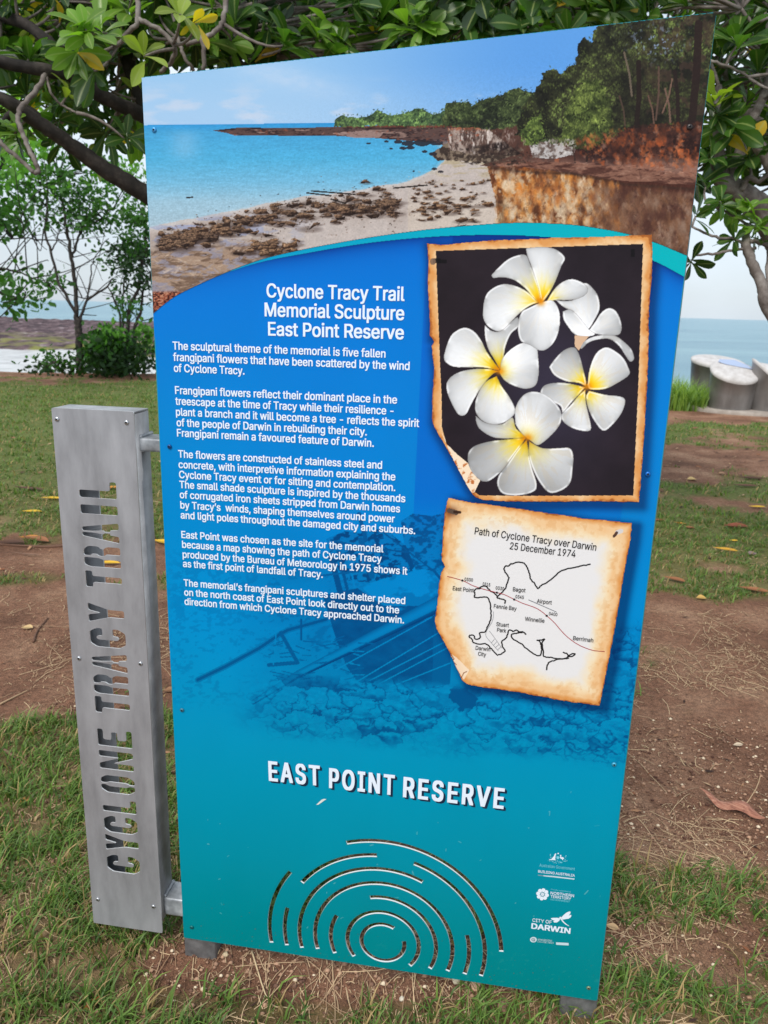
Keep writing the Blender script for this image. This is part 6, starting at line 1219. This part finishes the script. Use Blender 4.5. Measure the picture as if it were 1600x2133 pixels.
# ------------------------------------------------------------------ flower-petal seats of steel and concrete
fs = empty('flower_sculpture', tuple(on_ground(1545., 868.))); tag(fs, 'round flower sculpture of steel petal drums with slanted pale tops near the sea', 'sculpture')
FB = on_ground(1545., 868.)
M['drum'] = noise_mat('stained_steel', [(.3, S(84, 80, 78)), (.5, S(130, 126, 124)), (.72, S(164, 160, 158))], scale=1.6, rough=.45, metal=.5, stretch=(1, 1, .3), rvar=.1)
M['conc'] = noise_mat('pale_concrete', [(.3, S(178, 172, 168)), (.7, S(210, 206, 204))], scale=8, rough=.8, bump=.2, bscale=40)
M['plaque'] = mat('pale_blue_plaque', S(176, 190, 218), .2, .3)
def petal(u, v, du, rx, ry, h0, slope, az, top=True, squash=1.0):
    p = on_ground(float(u), float(v)) + np.array([0, du, 0]) - FB; n = 40; th = np.arange(n) / n * 2 * np.pi
    def ring(k, zf, off=0):
        x = rx * k * np.cos(th); y = ry * k * np.sin(th); x, y = x * math.cos(az) - y * math.sin(az), x * math.sin(az) + y * math.cos(az)
        return np.stack([p[0] + x, p[1] + y, p[2] + zf(x, y) + off], 1)
    topz = lambda x, y: h0 + slope[0] * x + slope[1] * y
    R = [ring(.86, lambda x, y: 0 * x), ring(.93, lambda x, y: topz(x, y) * .5), ring(.985, lambda x, y: topz(x, y) - .06), ring(1.0, lambda x, y: topz(x, y) - .055)]
    j = np.arange(n); F = [np.stack([i * n + j, i * n + (j + 1) % n, (i + 1) * n + (j + 1) % n, (i + 1) * n + j], 1) for i in range(len(R) - 1)]
    mb = MB(); mb.add(np.concatenate(R), np.concatenate(F)); pt = mb.build('petal', M['drum'], fs, True)
    R = [ring(.995, topz, -.058), ring(1.015, topz, -.03), ring(1.0, topz, .0), ring(.9, topz, .02), ring(.5, topz, .035), ring(.02, topz, .04)]
    F = [np.stack([i * n + j, i * n + (j + 1) % n, (i + 1) * n + (j + 1) % n, (i + 1) * n + j], 1) for i in range(len(R) - 1)]; mb = MB(); mb.add(np.concatenate(R), np.concatenate(F)); ct = mb.build('concrete_top', M['conc'], pt, True)
    return pt, p, topz
p1, c1, tz = petal(1541, 864, .42, .40, .36, .70, (-.02, .42), 0)
# plaque set on the front petal
xy = [(-.16, .30), (.10, .30), (.26, .12), (.30, -.02), (.05, .06), (-.12, .12), (-.22, .20)]
mb = MB(); mb.add([(c1[0] + x, c1[1] + y, tz(x, y) + .045) for x, y in xy], np.arange(7)[None]); mb.add([(c1[0] + x, c1[1] + y, tz(x, y) + .02) for x, y in xy], np.arange(7)[::-1][None]); mb.build('plaque', M['plaque'], p1)
petal(1540, 858, 1.15, .50, .40, .80, (-.06, .20), .2); petal(1634, 868, .46, .46, .36, .56, (-.80, .25), .3)
petal(1690, 858, 1.3, .46, .36, .62, (-.2, .2), -.3)
mb = MB(); n = 44; th = np.arange(n) / n * 6.2832; c0 = on_ground(1600., 862.) - FB + np.array([0, .7, 0]); V = np.concatenate([np.stack([c0[0] + k * 1.35 * np.cos(th), c0[1] + k * 1.15 * np.sin(th), np.full(n, z)], 1) for k, z in ((1, -.02), (1, .045), (.97, .06))]); j = np.arange(n)
mb.add(V, [np.concatenate([np.stack([i * n + j, i * n + (j + 1) % n, (i + 1) * n + (j + 1) % n, (i + 1) * n + j], 1) for i in range(2)]), (2 * n + j)[None]]); mb.build('base_slab', noise_mat('weathered_slab', [(.3, S(134, 122, 112)), (.7, S(176, 166, 156))], scale=5, rough=.9), fs)
